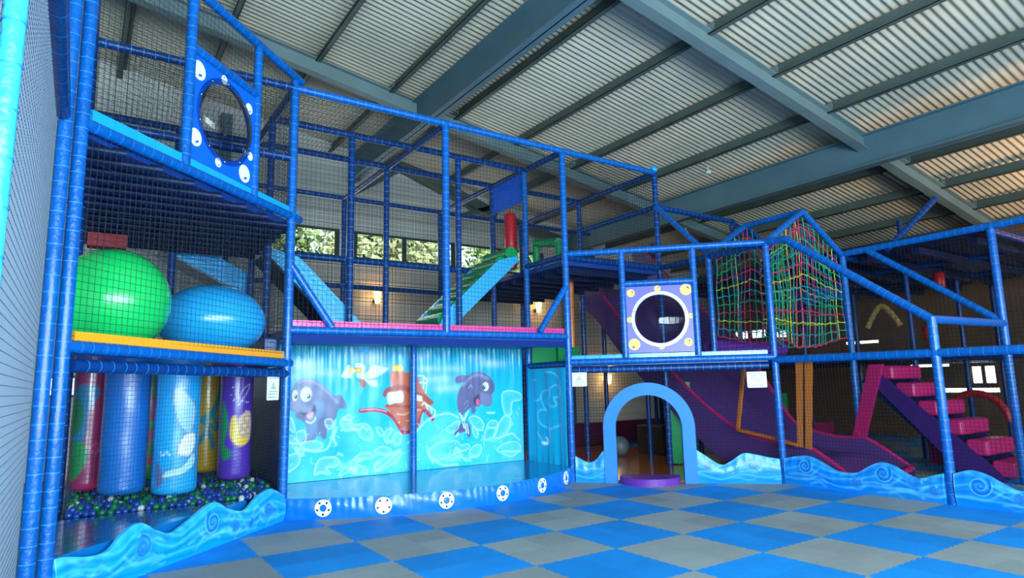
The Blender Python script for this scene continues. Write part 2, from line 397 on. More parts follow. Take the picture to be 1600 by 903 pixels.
def wall(name, axis, pos, a0, a1, ztop, holes, th, m):
    "wall along X (axis 0) or Y (axis 1) with rectangular openings; ztop(a) gives the height"
    b = MB(); xs = sorted({a0, a1} | {h[0] for h in holes} | {h[1] for h in holes}); zs = sorted({0.0} | {h[2] for h in holes} | {h[3] for h in holes})
    def cell(x0, x1, z0, z1a, z1b):
        for o in (0, th):
            pass
        if axis == 0: q = lambda x, y, z: (x, pos + y, z)
        else: q = lambda x, y, z: (pos + y, x, z)
        vs = [q(x0, 0, z0), q(x1, 0, z0), q(x1, 0, z1b), q(x0, 0, z1a), q(x0, th, z0), q(x1, th, z0), q(x1, th, z1b), q(x0, th, z1a)]
        b.add(vs, [(0, 1, 2, 3), (7, 6, 5, 4), (0, 4, 5, 1), (1, 5, 6, 2), (2, 6, 7, 3), (3, 7, 4, 0)])
    for i in range(len(xs) - 1):
        x0, x1 = xs[i], xs[i + 1]
        for j in range(len(zs)):
            z0 = zs[j]; last = j == len(zs) - 1
            z1 = None if last else zs[j + 1]; cx = (x0 + x1) / 2; cz = z0 + .01
            if any(h[0] < cx < h[1] and h[2] < cz < h[3] for h in holes): continue
            cell(x0, x1, z0, ztop(x0) if last else z1, ztop(x1) if last else z1)
    return struct(b.build(name, m, origin=(0, 0, 0)))
BW = [(.6, 3.02), (3.45, 6.42), (6.55, 9.6)]
LW = [(-2.85, -1.75), (-1.2, -.2)]
wall('wall_back', 0, WY1, WX0, WX1, lambda x: rz(x, 8.54), [(a, b, 5.02, 5.76) for a, b in BW] + [(a, b, 1.62, 2.05) for a, b in LW], .2, M['clad'])
wall('wall_left', 1, WX0 - .2, FRONT, WY1, lambda y: rz(WX0, 8.54), [], .2, M['walll'])
RW = [(-1.64, -1.42, 1.46, 1.9), (-1.95, -1.72, 1.46, 1.9), (-2.0, -.7, 1.22, 1.33), (-.9, .1, 1.93, 2.0), (4.7, 5.25, 3.15, 3.42), (5.4, 5.95, 3.15, 3.42), (.9, 1.9, 2.7, 2.78), (3.9, 4.4, 3.1, 3.3)]
wall('wall_right', 1, WX1, FRONT, WY1, lambda y: rz(WX1, 8.54), RW, .2, M['wallr'])
wall('wall_front', 0, FRONT - .2, WX0, WX1, lambda x: rz(x, 8.54), [(a, b, .9, 4.3) for a, b in WIN_FRONT], .2, M['walll'])

def window(n, a, b, z0, z1, y, bars, m='frame'):
    o = bpy.data.objects.new('window_%d' % n, None); C.objects.link(o); o.location = ((a + b) / 2, y, z0); o['_loc'] = list(o.location); struct(o)
    f = MB(); t = .05
    f.box((a, y - .03, z0), (b, y + .05, z0 + t)); f.box((a, y - .03, z1 - t), (b, y + .05, z1))
    for x in [a + t / 2, b - t / 2] + bars: f.box((x - t, y - .035, z0), (x + t, y + .055, z1))
    f.build('window_frame', M[m], o); MB().box((a, y + .01, z0), (b, y + .016, z1)).build('glass', M['acrylic'], o)
window(1, *BW[0], 5.02, 5.76, WY1, [1.8]); window(2, *BW[1], 5.02, 5.76, WY1, [4.87]); window(3, *BW[2], 5.02, 5.76, WY1, [8.05])
window(4, *LW[0], 1.62, 2.05, WY1, []); window(5, *LW[1], 1.62, 2.05, WY1, [])
for i, (a, b) in enumerate(WIN_FRONT): window(6 + i, a, b, .9, 4.3, FRONT - .1, [a + (b - a) / 3, b - (b - a) / 3], 'steel')
for i, (a, b, z0, z1) in enumerate(RW):
    o = MB().box((WX1 + .05, a, z0), (WX1 + .09, b, z1)).build('window_%d' % (12 + i), M['pane_lit']); struct(o)

tn = [0]
def trim(b, m): tn[0] += 1; return struct(b.build('trim_%d' % tn[0], m))
def ibeam_x(x0, x1, y, base, h, wd):
    "sloping beam under the purlins"
    b = MB()
    for z, hh, ww in ((base + .012, .024, wd), (base + h - .012, .024, wd), (base + h / 2, h, .02)):
        b.bar((x0, y, rz(x0, z)), (x1, y, rz(x1, z)), ww, hh)
    return b
PUR = [-5.15, -3.55, -1.95, -.35, 1.25, 2.8, 4.33, 5.95, 7.65, 9.35, 12.3, 13.9, 15.5, 17.0]
for y in (-8.3, -2.65, 3.0):
    b = ibeam_x(WX0, WX1, y, 7.98, .32, .2)
    for x in PUR: b.box((x - .05, y - .09, rz(x, 8.28)), (x + .01, y + .09, rz(x, 8.47)))
    trim(b, M['steel'])
for x in (3.35, 10.55):
    b = MB(); z = rz(x, 8.3)
    b.box((x - .12, FRONT, z - .03), (x + .12, WY1, z)); b.box((x - .12, FRONT, z - .66), (x + .12, WY1, z - .63)); b.box((x - .012, FRONT, z - .66), (x + .012, WY1, z))
    trim(b, M['steelb'])
for x in PUR:
    z = rz(x, 8.3); b = MB()
    b.box((x - .01, FRONT, z - .03), (x, WY1, z + .2)); b.box((x - .1, FRONT, z - .03), (x, WY1, z - .018)); b.box((x, FRONT, z + .188), (x + .075, WY1, z + .2)); b.box((x - .1, FRONT, z - .03), (x - .09, WY1, z + .0))
    trim(b, M['purlin'])
trim(MB().bar((4.55, 6.75, 7.75), (7.7, 6.75, 6.7), .22, .3), M['purlin'])
trim(MB().bar((3.3, 6.7, 6.7), (4.5, 6.7, 7.5), .12, .14), M['purlin'])
trim(MB().bar((6.5, 6.7, 6.5), (8.0, 6.7, 7.1), .12, .14), M['purlin'])
trim(MB().bar((8.2, 6.75, 6.6), (11.5, 6.75, 5.9), .2, .26), M['purlin'])
for n_, x in (('a', .2), ('b', 10.4)):
    trim(MB().box((x - .12, 6.7, 0), (x + .12, 6.95, rz(x, 8.2))), M['steelb'])

# small ceiling sensors
for (x, y, z), l in (((9.6, .45, 6.5), 'white round smoke sensor under a roof purlin near the ridge beam'), ((11.7, 3.0, 5.85), 'white round smoke sensor seen through the netting above the bubble window')):
    o = MB().sphere((x, y, z), .07, 14, 8, sq=.7).tube([(x, y, z + .02), (x, y, rz(x, 8.0) + .3)], .012, 8).build('smoke_sensor', M['sensor'])
    tag(o, l, 'smoke sensor')

# wall lamps
def wall_lamp(x, y, z, label):
    t = thing('wall_lamp', (x, y, z - .2), label, 'lamp', None)
    b = MB(); P = []
    for i in range(6):
        r = .06 + .035 * i / 5; P.append([(x + r * math.cos(a), y + r * math.sin(a), z - .14 + .3 * i / 5) for a in np.linspace(0, 2 * PI, 15)])
    b.grid(P).build('lamp_shade', M['lampg'], t)
    MB().box((x - .05, y + .05, z - .12), (x + .05, WY1 - .002, z - .02)).build('bracket', M['purlin'], t)
    light('lamp_light', 'POINT', (x, y - .2, z + .05), 7, (1, .68, .35), shadow_soft_size=.1)
wall_lamp(4.03, 6.8, 4.0, 'lit wall lamp on the back wall below the windows, left of the tall blue posts')
wall_lamp(9.25, 6.8, 4.0, 'lit wall lamp on the back wall behind the right end of the pink-edged platform')
wall_lamp(12.0, 6.8, 1.78, 'lit wall lamp low on the back wall, seen above the light blue arch')

# outside: ground and trees beyond the back wall
struct(MB().box((-30, WY1 + .4, -.3), (50, 60, -.1)).build('floor_outside', M['turf'], origin=(0, 0, 0)))
def tree(x, y, h, r, m, label):
    t = thing('tree', (x, y, -.1), label, 'tree', 'trees outside the back windows')
    MB().tube([(x, y, -.1), (x + .1, y, h * .4), (x, y + .1, h * .8)], [.22, .17, .06], 10).build('trunk', M['bark'], t)
    b = MB()
    for _ in range(9000):
        u = rng.normal(size=3); u /= np.linalg.norm(u); rr_ = r * (.55 + .45 * rng.rand()) * (1 + .25 * math.sin(4 * u[0] * 3 + x) * math.cos(5 * u[1] + 2 * u[2]))
        c = np.array([x, y, h * .68]) + u * rr_ * np.array([1, 1, .42 * h / r]); a = rng.normal(size=3); a /= np.linalg.norm(a); d = np.cross(a, u); d /= np.linalg.norm(d) + 1e-9
        s_ = .12 + .1 * rng.rand(); b.add([c - a * s_, c + d * s_ * .5, c + a * s_, c - d * s_ * .5], [(0, 1, 2, 3)])
    b.build('foliage', M[m], t)
for i, (x, y, h, r, m) in enumerate([(1.6, 12.0, 8.6, 2.2, 'leaf'), (6.9, 12.8, 9.0, 2.4, 'leaf2'), (12.6, 12.5, 8.6, 2.3, 'leaf'), (9.5, 21, 10.4, 3.2, 'leaf2'), (-3.9, 12.5, 8.4, 2.2, 'leaf2')]):
    tree(x, y, h, r, m, ['bushy green tree seen through the left upper back window', 'pale olive tree seen through the middle of the upper windows', 'green tree seen through the right of the upper windows', 'olive tree beyond the far right end of the upper windows', 'olive tree beyond the small low left windows'][i])

# ================================================================== PLAY FRAME
G = 2.43
rail_kw = {}
# ---- left wing
LL = thing('climbing_structure', (-1.2, -1.2, 0), 'blue padded frame wing at the left holding the two giant balls and hanging bags', 'climbing frame')
for p in [(-2.43, -2.43, 0, 8), (-2.54, -2.54, 0, 8), (-.64, -.64, 4.05, 6.12), (-1.52, -1.52, 4.05, 8), (-.02, 1.2, 2, 5.95), (0, 2.43, 0, 5.95), (-1.2, 2.43, 2, 5.95), (-2.43, 2.43, 0, 5.95), (-2.43, 0, 0, 5.95)]:
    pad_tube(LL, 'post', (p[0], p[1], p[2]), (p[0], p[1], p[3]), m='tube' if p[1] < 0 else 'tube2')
e = 2.43
for a, b, m in [((-e, -e, 2.06), (.06, .06, 2.02), 'tube'), ((-e + .06, -e + .06, 1.9), (0, 0, 1.88), 'tube2'), ((-e, -e, 4.0), (.16, .16, 4.06), 'tube'), ((-e, -e, 6.12), (.12, .12, 6.12), 'tube'),
                ((-1.52, -1.52, 5.42), (-.64, -.64, 5.42), 'tube'), ((-e, 0, 5.95), (0, 0, 5.95), 'tube2'), ((-e, 0, 4.9), (0, 0, 4.9), 'tube2'), ((0, 0, 4.0), (0, e, 4.0), 'tube2'),
                ((-e, e, 5.95), (0, e, 5.95), 'tube2'), ((-e, e, 4.0), (0, e, 4.0), 'tube2'), ((-e, e, 3.1), (0, e, 3.1), 'tube2'), ((-e, -e, 5.95), (-e, e, 5.95), 'tube2')]:
    pad_tube(LL, 'rail', a, b, m=m)
def deck(parent, poly, z, th=.09, m='deck', joists=None):
    MB().prism(poly, z - th, z).build('deck', M[m], parent)
polyL = [(-e, -e), (0, 0), (0, e), (-e, e)]
inL = [(-e + .05, -e + .12), (-.03, .05), (-.03, e), (-e + .05, e)]
deck(LL, inL, 2.08); deck(LL, inL, 4.0)
for i in range(14):
    y = -2.1 + i * .33; x0 = -e; x1 = min(0, y)
    if x1 > x0 + .2:
        b = MB(); b.tube([(x0 + .04, y, 3.885), (x1 + (.0 if y > 0 else .03), y, 3.885)], .042, 10); b.build('joist', M['navy'], LL)
def edge(parent, p, q, m, h=.09, wd=.07, zoff=.0):
    p = Vector(p); q = Vector(q); L = (q - p).length; n = max(2, int(L / .25)); b = MB()
    d = (q - p) / L
    for i in range(n):
        a = p + d * (L * i / n + .002); c = p + d * (L * (i + 1) / n - .002); b.bar(a, c, wd, h)
    return b.build('edge_pad', M[m], parent)
edge(LL, (-e + .05, -e + .09, 2.145), (-.02, .04, 2.13), 'orange', .09)
edge(LL, (-e + .05, -e + .09, 4.11), (.1, .14, 4.13), 'cyan', .1)
net(LL, (-e, -e), (0, 0), 2.15, 3.95); net(LL, (-e, -e), (0, 0), .42, 1.85, sp=.04, r=.0016)
keepL = lambda s_, z: not (2.43 * 1.41421 - 2.13 < 3.437 - s_ + 0 and False)
dl = 2.43 * math.sqrt(2)
net(LL, (-e, -e), (0, 0), 4.12, 6.1, keep=lambda s_, z: not (1.30 < s_ < 2.52 and z < 5.4))
net(LL, (-e, 0), (0, 0), 2.1, 5.95); net(LL, (-e, e), (0, e), 2.1, 5.95); net(LL, (0, 0), (0, e), 2.6, 5.95)
netflat(LL, -e, 0, 0, e, 5.93)
# dark side sheets inside the wing
MB().box((-.06, .05, .3), (-.03, 2.4, 1.98)).build('side_sheet', M['navy'], LL)

# ---- side run of the frame towards the camera on the left
LS = thing('climbing_structure', (-2.6, -6.0, 0), 'netted side wall of blue posts running towards the camera at the left edge', 'climbing frame')
pad_tube(LS, 'post', (-2.565, -6.25, 0), (-2.565, -6.25, 8.6), r=.034, m='cyantube', step=.16)
pad_tube(LS, 'rail', (-2.54, -8.4, 3.98), (-2.56, -2.62, 3.98), m='tube2', step=.25)
net(LS, (-2.6, -8.4), (-2.6, -2.62), .05, 8.4, sp=.05, r=.0022, mname='net_lit')
pad_tube(LS, 'rail', (-2.62, -8.4, 8.5), (-2.62, -2.62, 8.5), m='tube2', ties=False)

# ---- centre frame over the stage
CF = thing('climbing_structure', (2.43, 2.4, 0), 'tall central blue climbing frame above the mural stage', 'climbing frame')
for p in [(0, 0, 0, 6.05), (2.43, 0, 2.5, 5.95), (4.86, 0, 0, 5.95), (1.3, 1.25, 2.45, 5.95), (3.36, 1.25, 2.45, 5.95), (4.86, 1.22, 0, 5.95),
          (2.43, 1.2, .26, 2.4), (2.43, 2.43, 2.4, 5.95), (4.86, 2.43, 0, 5.95), (0, 4.86, 0, 5.95), (2.43, 4.86, 0, 5.95), (4.86, 4.86, 0, 5.95)]:
    front = p[1] < .1
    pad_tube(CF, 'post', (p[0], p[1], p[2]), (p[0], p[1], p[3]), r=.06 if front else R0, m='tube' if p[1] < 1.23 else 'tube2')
for a, b, m in [((0, 0, 5.95), (4.86, 0, 5.95), 'tube'), ((0, 0, 2.47), (4.86, 0, 2.5), 'tube'), ((0, 1.25, 5.95), (4.86, 1.25, 5.95), 'tube2'), ((0, 2.43, 5.95), (4.86, 2.43, 5.95), 'tube2'),
                ((0, 4.86, 5.95), (4.86, 4.86, 5.95), 'tube2'), ((0, 2.43, 4.02), (4.4, 2.43, 4.02), 'tube2'), ((0, 4.86, 3.93), (4.86, 4.86, 3.93), 'tube2'),
                ((0, 0, 5.93), (0, 4.86, 5.93), 'tube2'), ((2.43, 0, 5.93), (2.43, 4.86, 5.93), 'tube2'), ((4.86, 0, 5.93), (4.86, 4.86, 5.93), 'tube2'),
                ((4.86, 0, 3.96), (4.86, 1.22, 3.96), 'tube2'), ((0, 4.86, 2.1), (4.86, 4.86, 2.1), 'tube2'), ((4.86, 1.22, 2.02), (4.86, 0, 2.02), 'tube2')]:
    pad_tube(CF, 'rail', a, b, m=m)
for a, b in [((0.02, -.02, 3.35), (.6, -.02, 2.52)), ((4.84, -.02, 3.4), (4.22, -.02, 2.55))]: pad_tube(CF, 'brace', a, b, r=.055)
deck(CF, [(.03, .04), (4.83, .04), (4.83, 2.43), (.03, 2.43)], 2.5, .14)
edge(CF, (.05, .05, 2.56), (4.8, .05, 2.59), 'pink', .1)
MB().box((0.06, -.02, 2.3), (4.8, .02, 2.41)).build('fascia_board', M['navy2'], CF)
net(CF, (0, 0), (4.86, 0), 2.52, 5.93); net(CF, (0, 4.86), (4.86, 4.86), 2.1, 5.93); net(CF, (4.86, 0), (4.86, 2.43), 4.0, 5.93); net(CF, (0, 2.43), (0, 4.86), 2.1, 5.93)
net(CF, (0, 2.43), (4.4, 2.43), 2.6, 4.0); netflat(CF, 0, 4.86, 0, 2.43, 5.93)
MB().box((4.84, 1.3, 5.3), (4.87, 2.36, 5.88)).build('side_panel', M['blueboard'], CF)

# ---- right frame: corner bay behind the arch and the tall tower
RF = thing('climbing_structure', (6.1, .3, 0), 'right-hand blue frame bay with a cut-off corner behind the arch and bubble window', 'climbing frame')
for p in [(7.29, -2.43, 0, 4.02), (5.565, -.705, 2.1, 4.0), (6.43, -1.57, 2.1, 4.02), (7.29, 0, 0, 5.95), (7.29, 2.43, 0, 5.95), (7.29, -1.22, 2.1, 4.0), (9.72, 0, 0, 5.22), (7.29, 4.86, 0, 5.95), (9.72, 2.43, 0, 5.2)]:
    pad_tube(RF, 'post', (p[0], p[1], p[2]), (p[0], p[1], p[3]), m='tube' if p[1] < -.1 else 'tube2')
q0, q1 = (4.86, 0), (7.29, -2.43)
for a, b, m in [((*q0, 3.99), (*q1, 3.99), 'tube'), ((*q0, 2.04), (*q1, 2.04), 'tube'), ((4.92, 0, 1.9), (7.25, -2.33, 1.9), 'tube2'), ((5.565, -.705, 3.39), (6.43, -1.57, 3.39), 'tube'),
                ((4.86, 0, 5.95), (7.29, 0, 5.95), 'tube'), ((4.86, 2.43, 5.95), (7.29, 2.43, 5.95), 'tube2'), ((4.86, 4.86, 5.95), (9.72, 4.86, 5.95), 'tube2'), ((7.29, 0, 5.93), (7.29, 4.86, 5.93), 'tube2'),
                ((7.29, 0, 5.22), (7.29, 2.43, 5.22), 'tube2'), ((7.29, 0, 5.22), (9.72, 0, 5.22), 'tube2'), ((4.86, 0, 3.94), (7.29, 0, 3.94), 'tube2'), ((7.29, 0, 3.94), (7.29, -2.43, 3.97), 'tube2'),
                ((9.72, 0, 5.22), (9.72, -1.22, 4.0), 'tube2'), ((7.29, 0, 5.22), (7.29, -1.22, 4.0), 'tube'), ((9.72, -1.22, 4.0), (9.72, -2.43, 4.0), 'tube2'),
                ((7.29, -2.43, 3.99), (8.5, -2.43, 4.7), 'tube'), ((8.5, -2.43, 4.7), (9.72, -2.43, 3.99), 'tube'), ((7.29, -1.22, 3.99), (8.5, -1.22, 4.7), 'tube'), ((8.5, -1.22, 4.7), (9.72, -1.22, 3.99), 'tube2'),
                ((8.5, -1.22, 4.7), (8.5, -2.43, 4.7), 'tube'), ((7.29, 0, 2.02), (7.29, -2.43, 2.02), 'tube2')]:
    pad_tube(RF, 'rail', a, b, m=m)
deck(RF, [(4.9, .05), (7.25, .05), (7.25, 4.8), (4.9, 4.8)], 3.9)
for i in range(9): MB().bar((4.95, .3 + i * .5, 3.76), (7.2, .3 + i * .5, 3.76), .1, .12).build('joist', M['navy'], RF)
deck(RF, [(4.9, .03), (7.26, -2.33), (7.26, 2.4), (4.9, 2.4)], 2.06)
edge(RF, (4.92, .0, 2.12), (7.25, -2.33, 2.12), 'cyan', .08)
cd = Vector((1, -1, 0)).normalized(); dR = G * math.sqrt(2)
net(RF, q0, q1, 2.15, 3.95, keep=lambda s_, z: not (1.0 < s_ < 2.24 and z < 3.36))
def arch_keep(s_, z):
    if z < .45: return False
    x = s_ - 1.335
    return not (abs(x) < .7 and (z < .9 or math.hypot(x, z - .88) < .7))
net(RF, q0, q1, .05, 1.85, sp=.05, keep=arch_keep)
net(RF, (4.86, 0), (7.29, 0), 4.0, 5.93); net(RF, (7.29, 0), (7.29, 2.43), 4.0, 5.93); net(RF, (4.86, 2.43), (7.29, 2.43), 4.0, 5.93); net(RF, (4.86, 4.86), (9.72, 4.86), 2.1, 5.93, sp=.08)
net(RF, (7.29, -2.43), (7.29, 0), 2.1, 3.92); netflat(RF, 4.86, 7.29, 0, 2.43, 5.93); net(RF, (9.72, 0), (9.72, 4.86), 2.1, 5.2, sp=.08)
for x0, x1 in ((4.92, 5.5), (5.55, 6.1)):
    MB().box((x0, 1.18, 2.08), (x1, 1.3, 2.4)).build('low_pad', M['green'], RF)
MB().sphere((7.29, 0, 6.02), .075, 16, 10).build('end_cap', M['cyan'], RF)
# green padded pillar pad beside the arch
tag(MB().bar((7.82, .16, .05), (7.82, .16, 1.66), .46, .12, up=(1, .8, 0)).bar((7.775, .11, .05), (7.775, .11, 1.66), .012, .02, up=(1, .8, 0)).build('post_pad', M['green']), 'tall green padded board beside the post seen through the arch', 'padding')

# ---- far right frame with the slide and the steps
FF = thing('climbing_structure', (9.7, -4.9, 0), 'blue frame around the purple slide at the right, with sloping top rails', 'climbing frame')
for p in [(7.29, -4.86, 0, 2.46), (9.72, -2.43, 0, 4.0), (9.72, -4.86, 0, 4.07), (9.72, -7.3, 0, 4.07), (7.29, -7.3, 0, 2.0)]:
    pad_tube(FF, 'post', (p[0], p[1], p[2]), (p[0], p[1], p[3]), r=.06, m='tube')
for a, b, m in [((7.29, -2.43, 3.99), (7.29, -2.8, 3.97), 'tube'), ((7.29, -2.8, 3.97), (7.29, -4.86, 2.43), 'tube'), ((7.29, -2.43, 1.99), (7.29, -7.9, 1.95), 'tube'), ((7.29, -4.86, 2.43), (9.72, -4.86, 2.46), 'tube'),
                ((9.72, -2.43, 4.02), (9.72, -7.9, 4.06), 'tube'), ((9.72, -2.9, 4.0), (9.72, -4.86, 2.48), 'tube'), ((9.72, -2.43, 2.02), (9.72, -1.22, 2.02), 'tube2')]:
    pad_tube(FF, 'rail', a, b, m=m, r=.06)
pad_tube(FF, 'brace', (9.72, -3.25, 3.95), (11.0, -3.62, 5.0), m='tube2')
net(FF, (7.29, -2.43), (7.29, -4.86), 2.02, 3.95, z1b=2.4); net(FF, (7.29, -2.43), (7.29, -4.86), .3, 1.95, sp=.05); net(FF, (7.29, -4.86), (7.29, -7.8), .3, 1.92, sp=.05)
net(FF, (9.72, -2.43), (9.72, -4.86), 2.1, 4.0); net(FF, (9.72, -4.86), (9.72, -7.8), .2, 4.0)

# ---- background frame further right
BF = thing('climbing_structure', (13.3, -2.4, 0), 'dark far frame with a high deck in the background at the right', 'climbing frame')
for x in (12.15, 14.58):
    for y in (-4.86, -2.43, 0, 2.43): pad_tube(BF, 'post', (x, y, 0), (x, y, 5.0), m='tube2', ties=False)
for x, y in ((9.72, 2.43), (16.6, -4.86), (16.6, -2.43), (11.2, -6.9), (13.2, -6.9)): pad_tube(BF, 'post', (x, y, 0), (x, y, 4.9), m='tube2', ties=False)
for y in (-4.86, -2.43, 0, 2.43):
    for z in (2.05, 3.95): pad_tube(BF, 'rail', (9.72, y, z), (16.6, y, z), m='tube2', ties=False)
for x in (12.15, 14.58):
    for z in (2.05, 3.95): pad_tube(BF, 'rail', (x, -4.86, z), (x, 2.43, z), m='tube2', ties=False)
MB().prism([(9.9, -4.8), (16.5, -4.8), (16.5, 2.4), (9.9, 2.4)], 3.98, 4.14).build('deck', M['navy'], BF)
MB().prism([(11.2, -2.4), (16.5, -2.4), (16.5, 4.8), (11.2, 4.8)], 1.98, 2.1).build('deck', M['navy'], BF)
for i in range(8): MB().bar((10, -4.5 + i * .9, 3.9), (16.4, -4.5 + i * .9, 3.9), .12, .12).build('joist', M['navy'], BF)
net(BF, (12.15, -4.86), (12.15, 2.43), .1, 3.9, sp=.08, r=.003); net(BF, (9.9, -4.86), (16.5, -4.86), .1, 3.9, sp=.08, r=.003); net(BF, (9.9, 2.43), (16.5, 2.43), 2.1, 3.9, sp=.08, r=.003)

# ================================================================== STAGE AND MURAL
ARC_C = (2.43, 2.75); ARC_R = 3.67
def arc(t, R=ARC_R):
    "t in 0..1 along the curved stage front"
    a0 = math.atan2(-2.75, -2.43); a1 = math.atan2(-2.75, 2.43); a = a0 + (a1 - a0) * t
    return ARC_C[0] + R * math.cos(a), ARC_C[1] + R * math.sin(a), a
st = thing('stage', (2.43, .2, 0), 'low blue vinyl stage with a curved front edge and round badges, below the mural', 'stage')
N_ = 60
pts = [arc(i / N_)[:2] for i in range(N_ + 1)]
MB().prism(pts + [(4.8, 1.3), (.06, 1.3)], .2, .262).build('stage_top', M['stage'], st)
P = []
for i in range(241):
    t = i / 240; x, y, a = arc(t); row = []
    for j in range(9):
        z = .265 * j / 8; bul = .02 * math.sin(PI * j / 8) + .008 * math.sin(t * 260 + 3 * math.sin(t * 37) + j * .15) * (j / 8) * (1 - .6 * (j == 8)) + .004 * math.sin(t * 61 + j)
        row.append((ARC_C[0] + (ARC_R + bul) * math.cos(a), ARC_C[1] + (ARC_R + bul) * math.sin(a), z))
    P.append(row)
MB().grid(P).build('stage_front', M['stagef'], st)
for i, x in enumerate((.44, 1.12, 1.93, 2.82, 3.66, 4.42)):
    y = ARC_C[1] - math.sqrt(ARC_R ** 2 - (x - ARC_C[0]) ** 2); a = math.atan2(y - ARC_C[1], x - ARC_C[0])
    n_ = Vector((math.cos(a), math.sin(a), 0)); s_ = Vector((-math.sin(a), math.cos(a), 0)); c = Vector((x, y, .145)) + n_ * .032
    b = MB(); R = .108; r = .045
    def ringp(rad, off, n=28): return [c + n_ * off + s_ * rad * math.cos(q) + Vector((0, 0, 1)) * rad * math.sin(q) for q in np.linspace(0, 2 * PI, n, endpoint=False)]
    A, B_, D = ringp(R, .0), ringp(r, .0), ringp(R, -.012)
    b.add(A + B_ + D, [(k, (k + 1) % 28, (k + 1) % 28 + 28, k + 28) for k in range(28)] + [(k, k + 56, (k + 1) % 28 + 56, (k + 1) % 28) for k in range(28)], 0)
    for q in range(5):
        an = -PI / 2 + q * 2 * PI / 5; cc = c + n_ * .002 + s_ * .078 * math.cos(an) + Vector((0, 0, 1)) * .078 * math.sin(an)
        b.add([cc + s_ * .015 * math.cos(u) + Vector((0, 0, 1)) * .015 * math.sin(u) for u in np.linspace(0, 2 * PI, 12, endpoint=False)], [tuple(range(12))], 1)
    if i == 1: b.add(ringp(r, .0), [tuple(range(28))], 0)
    b.build('round_badge', [M['white'], M['black']], st)

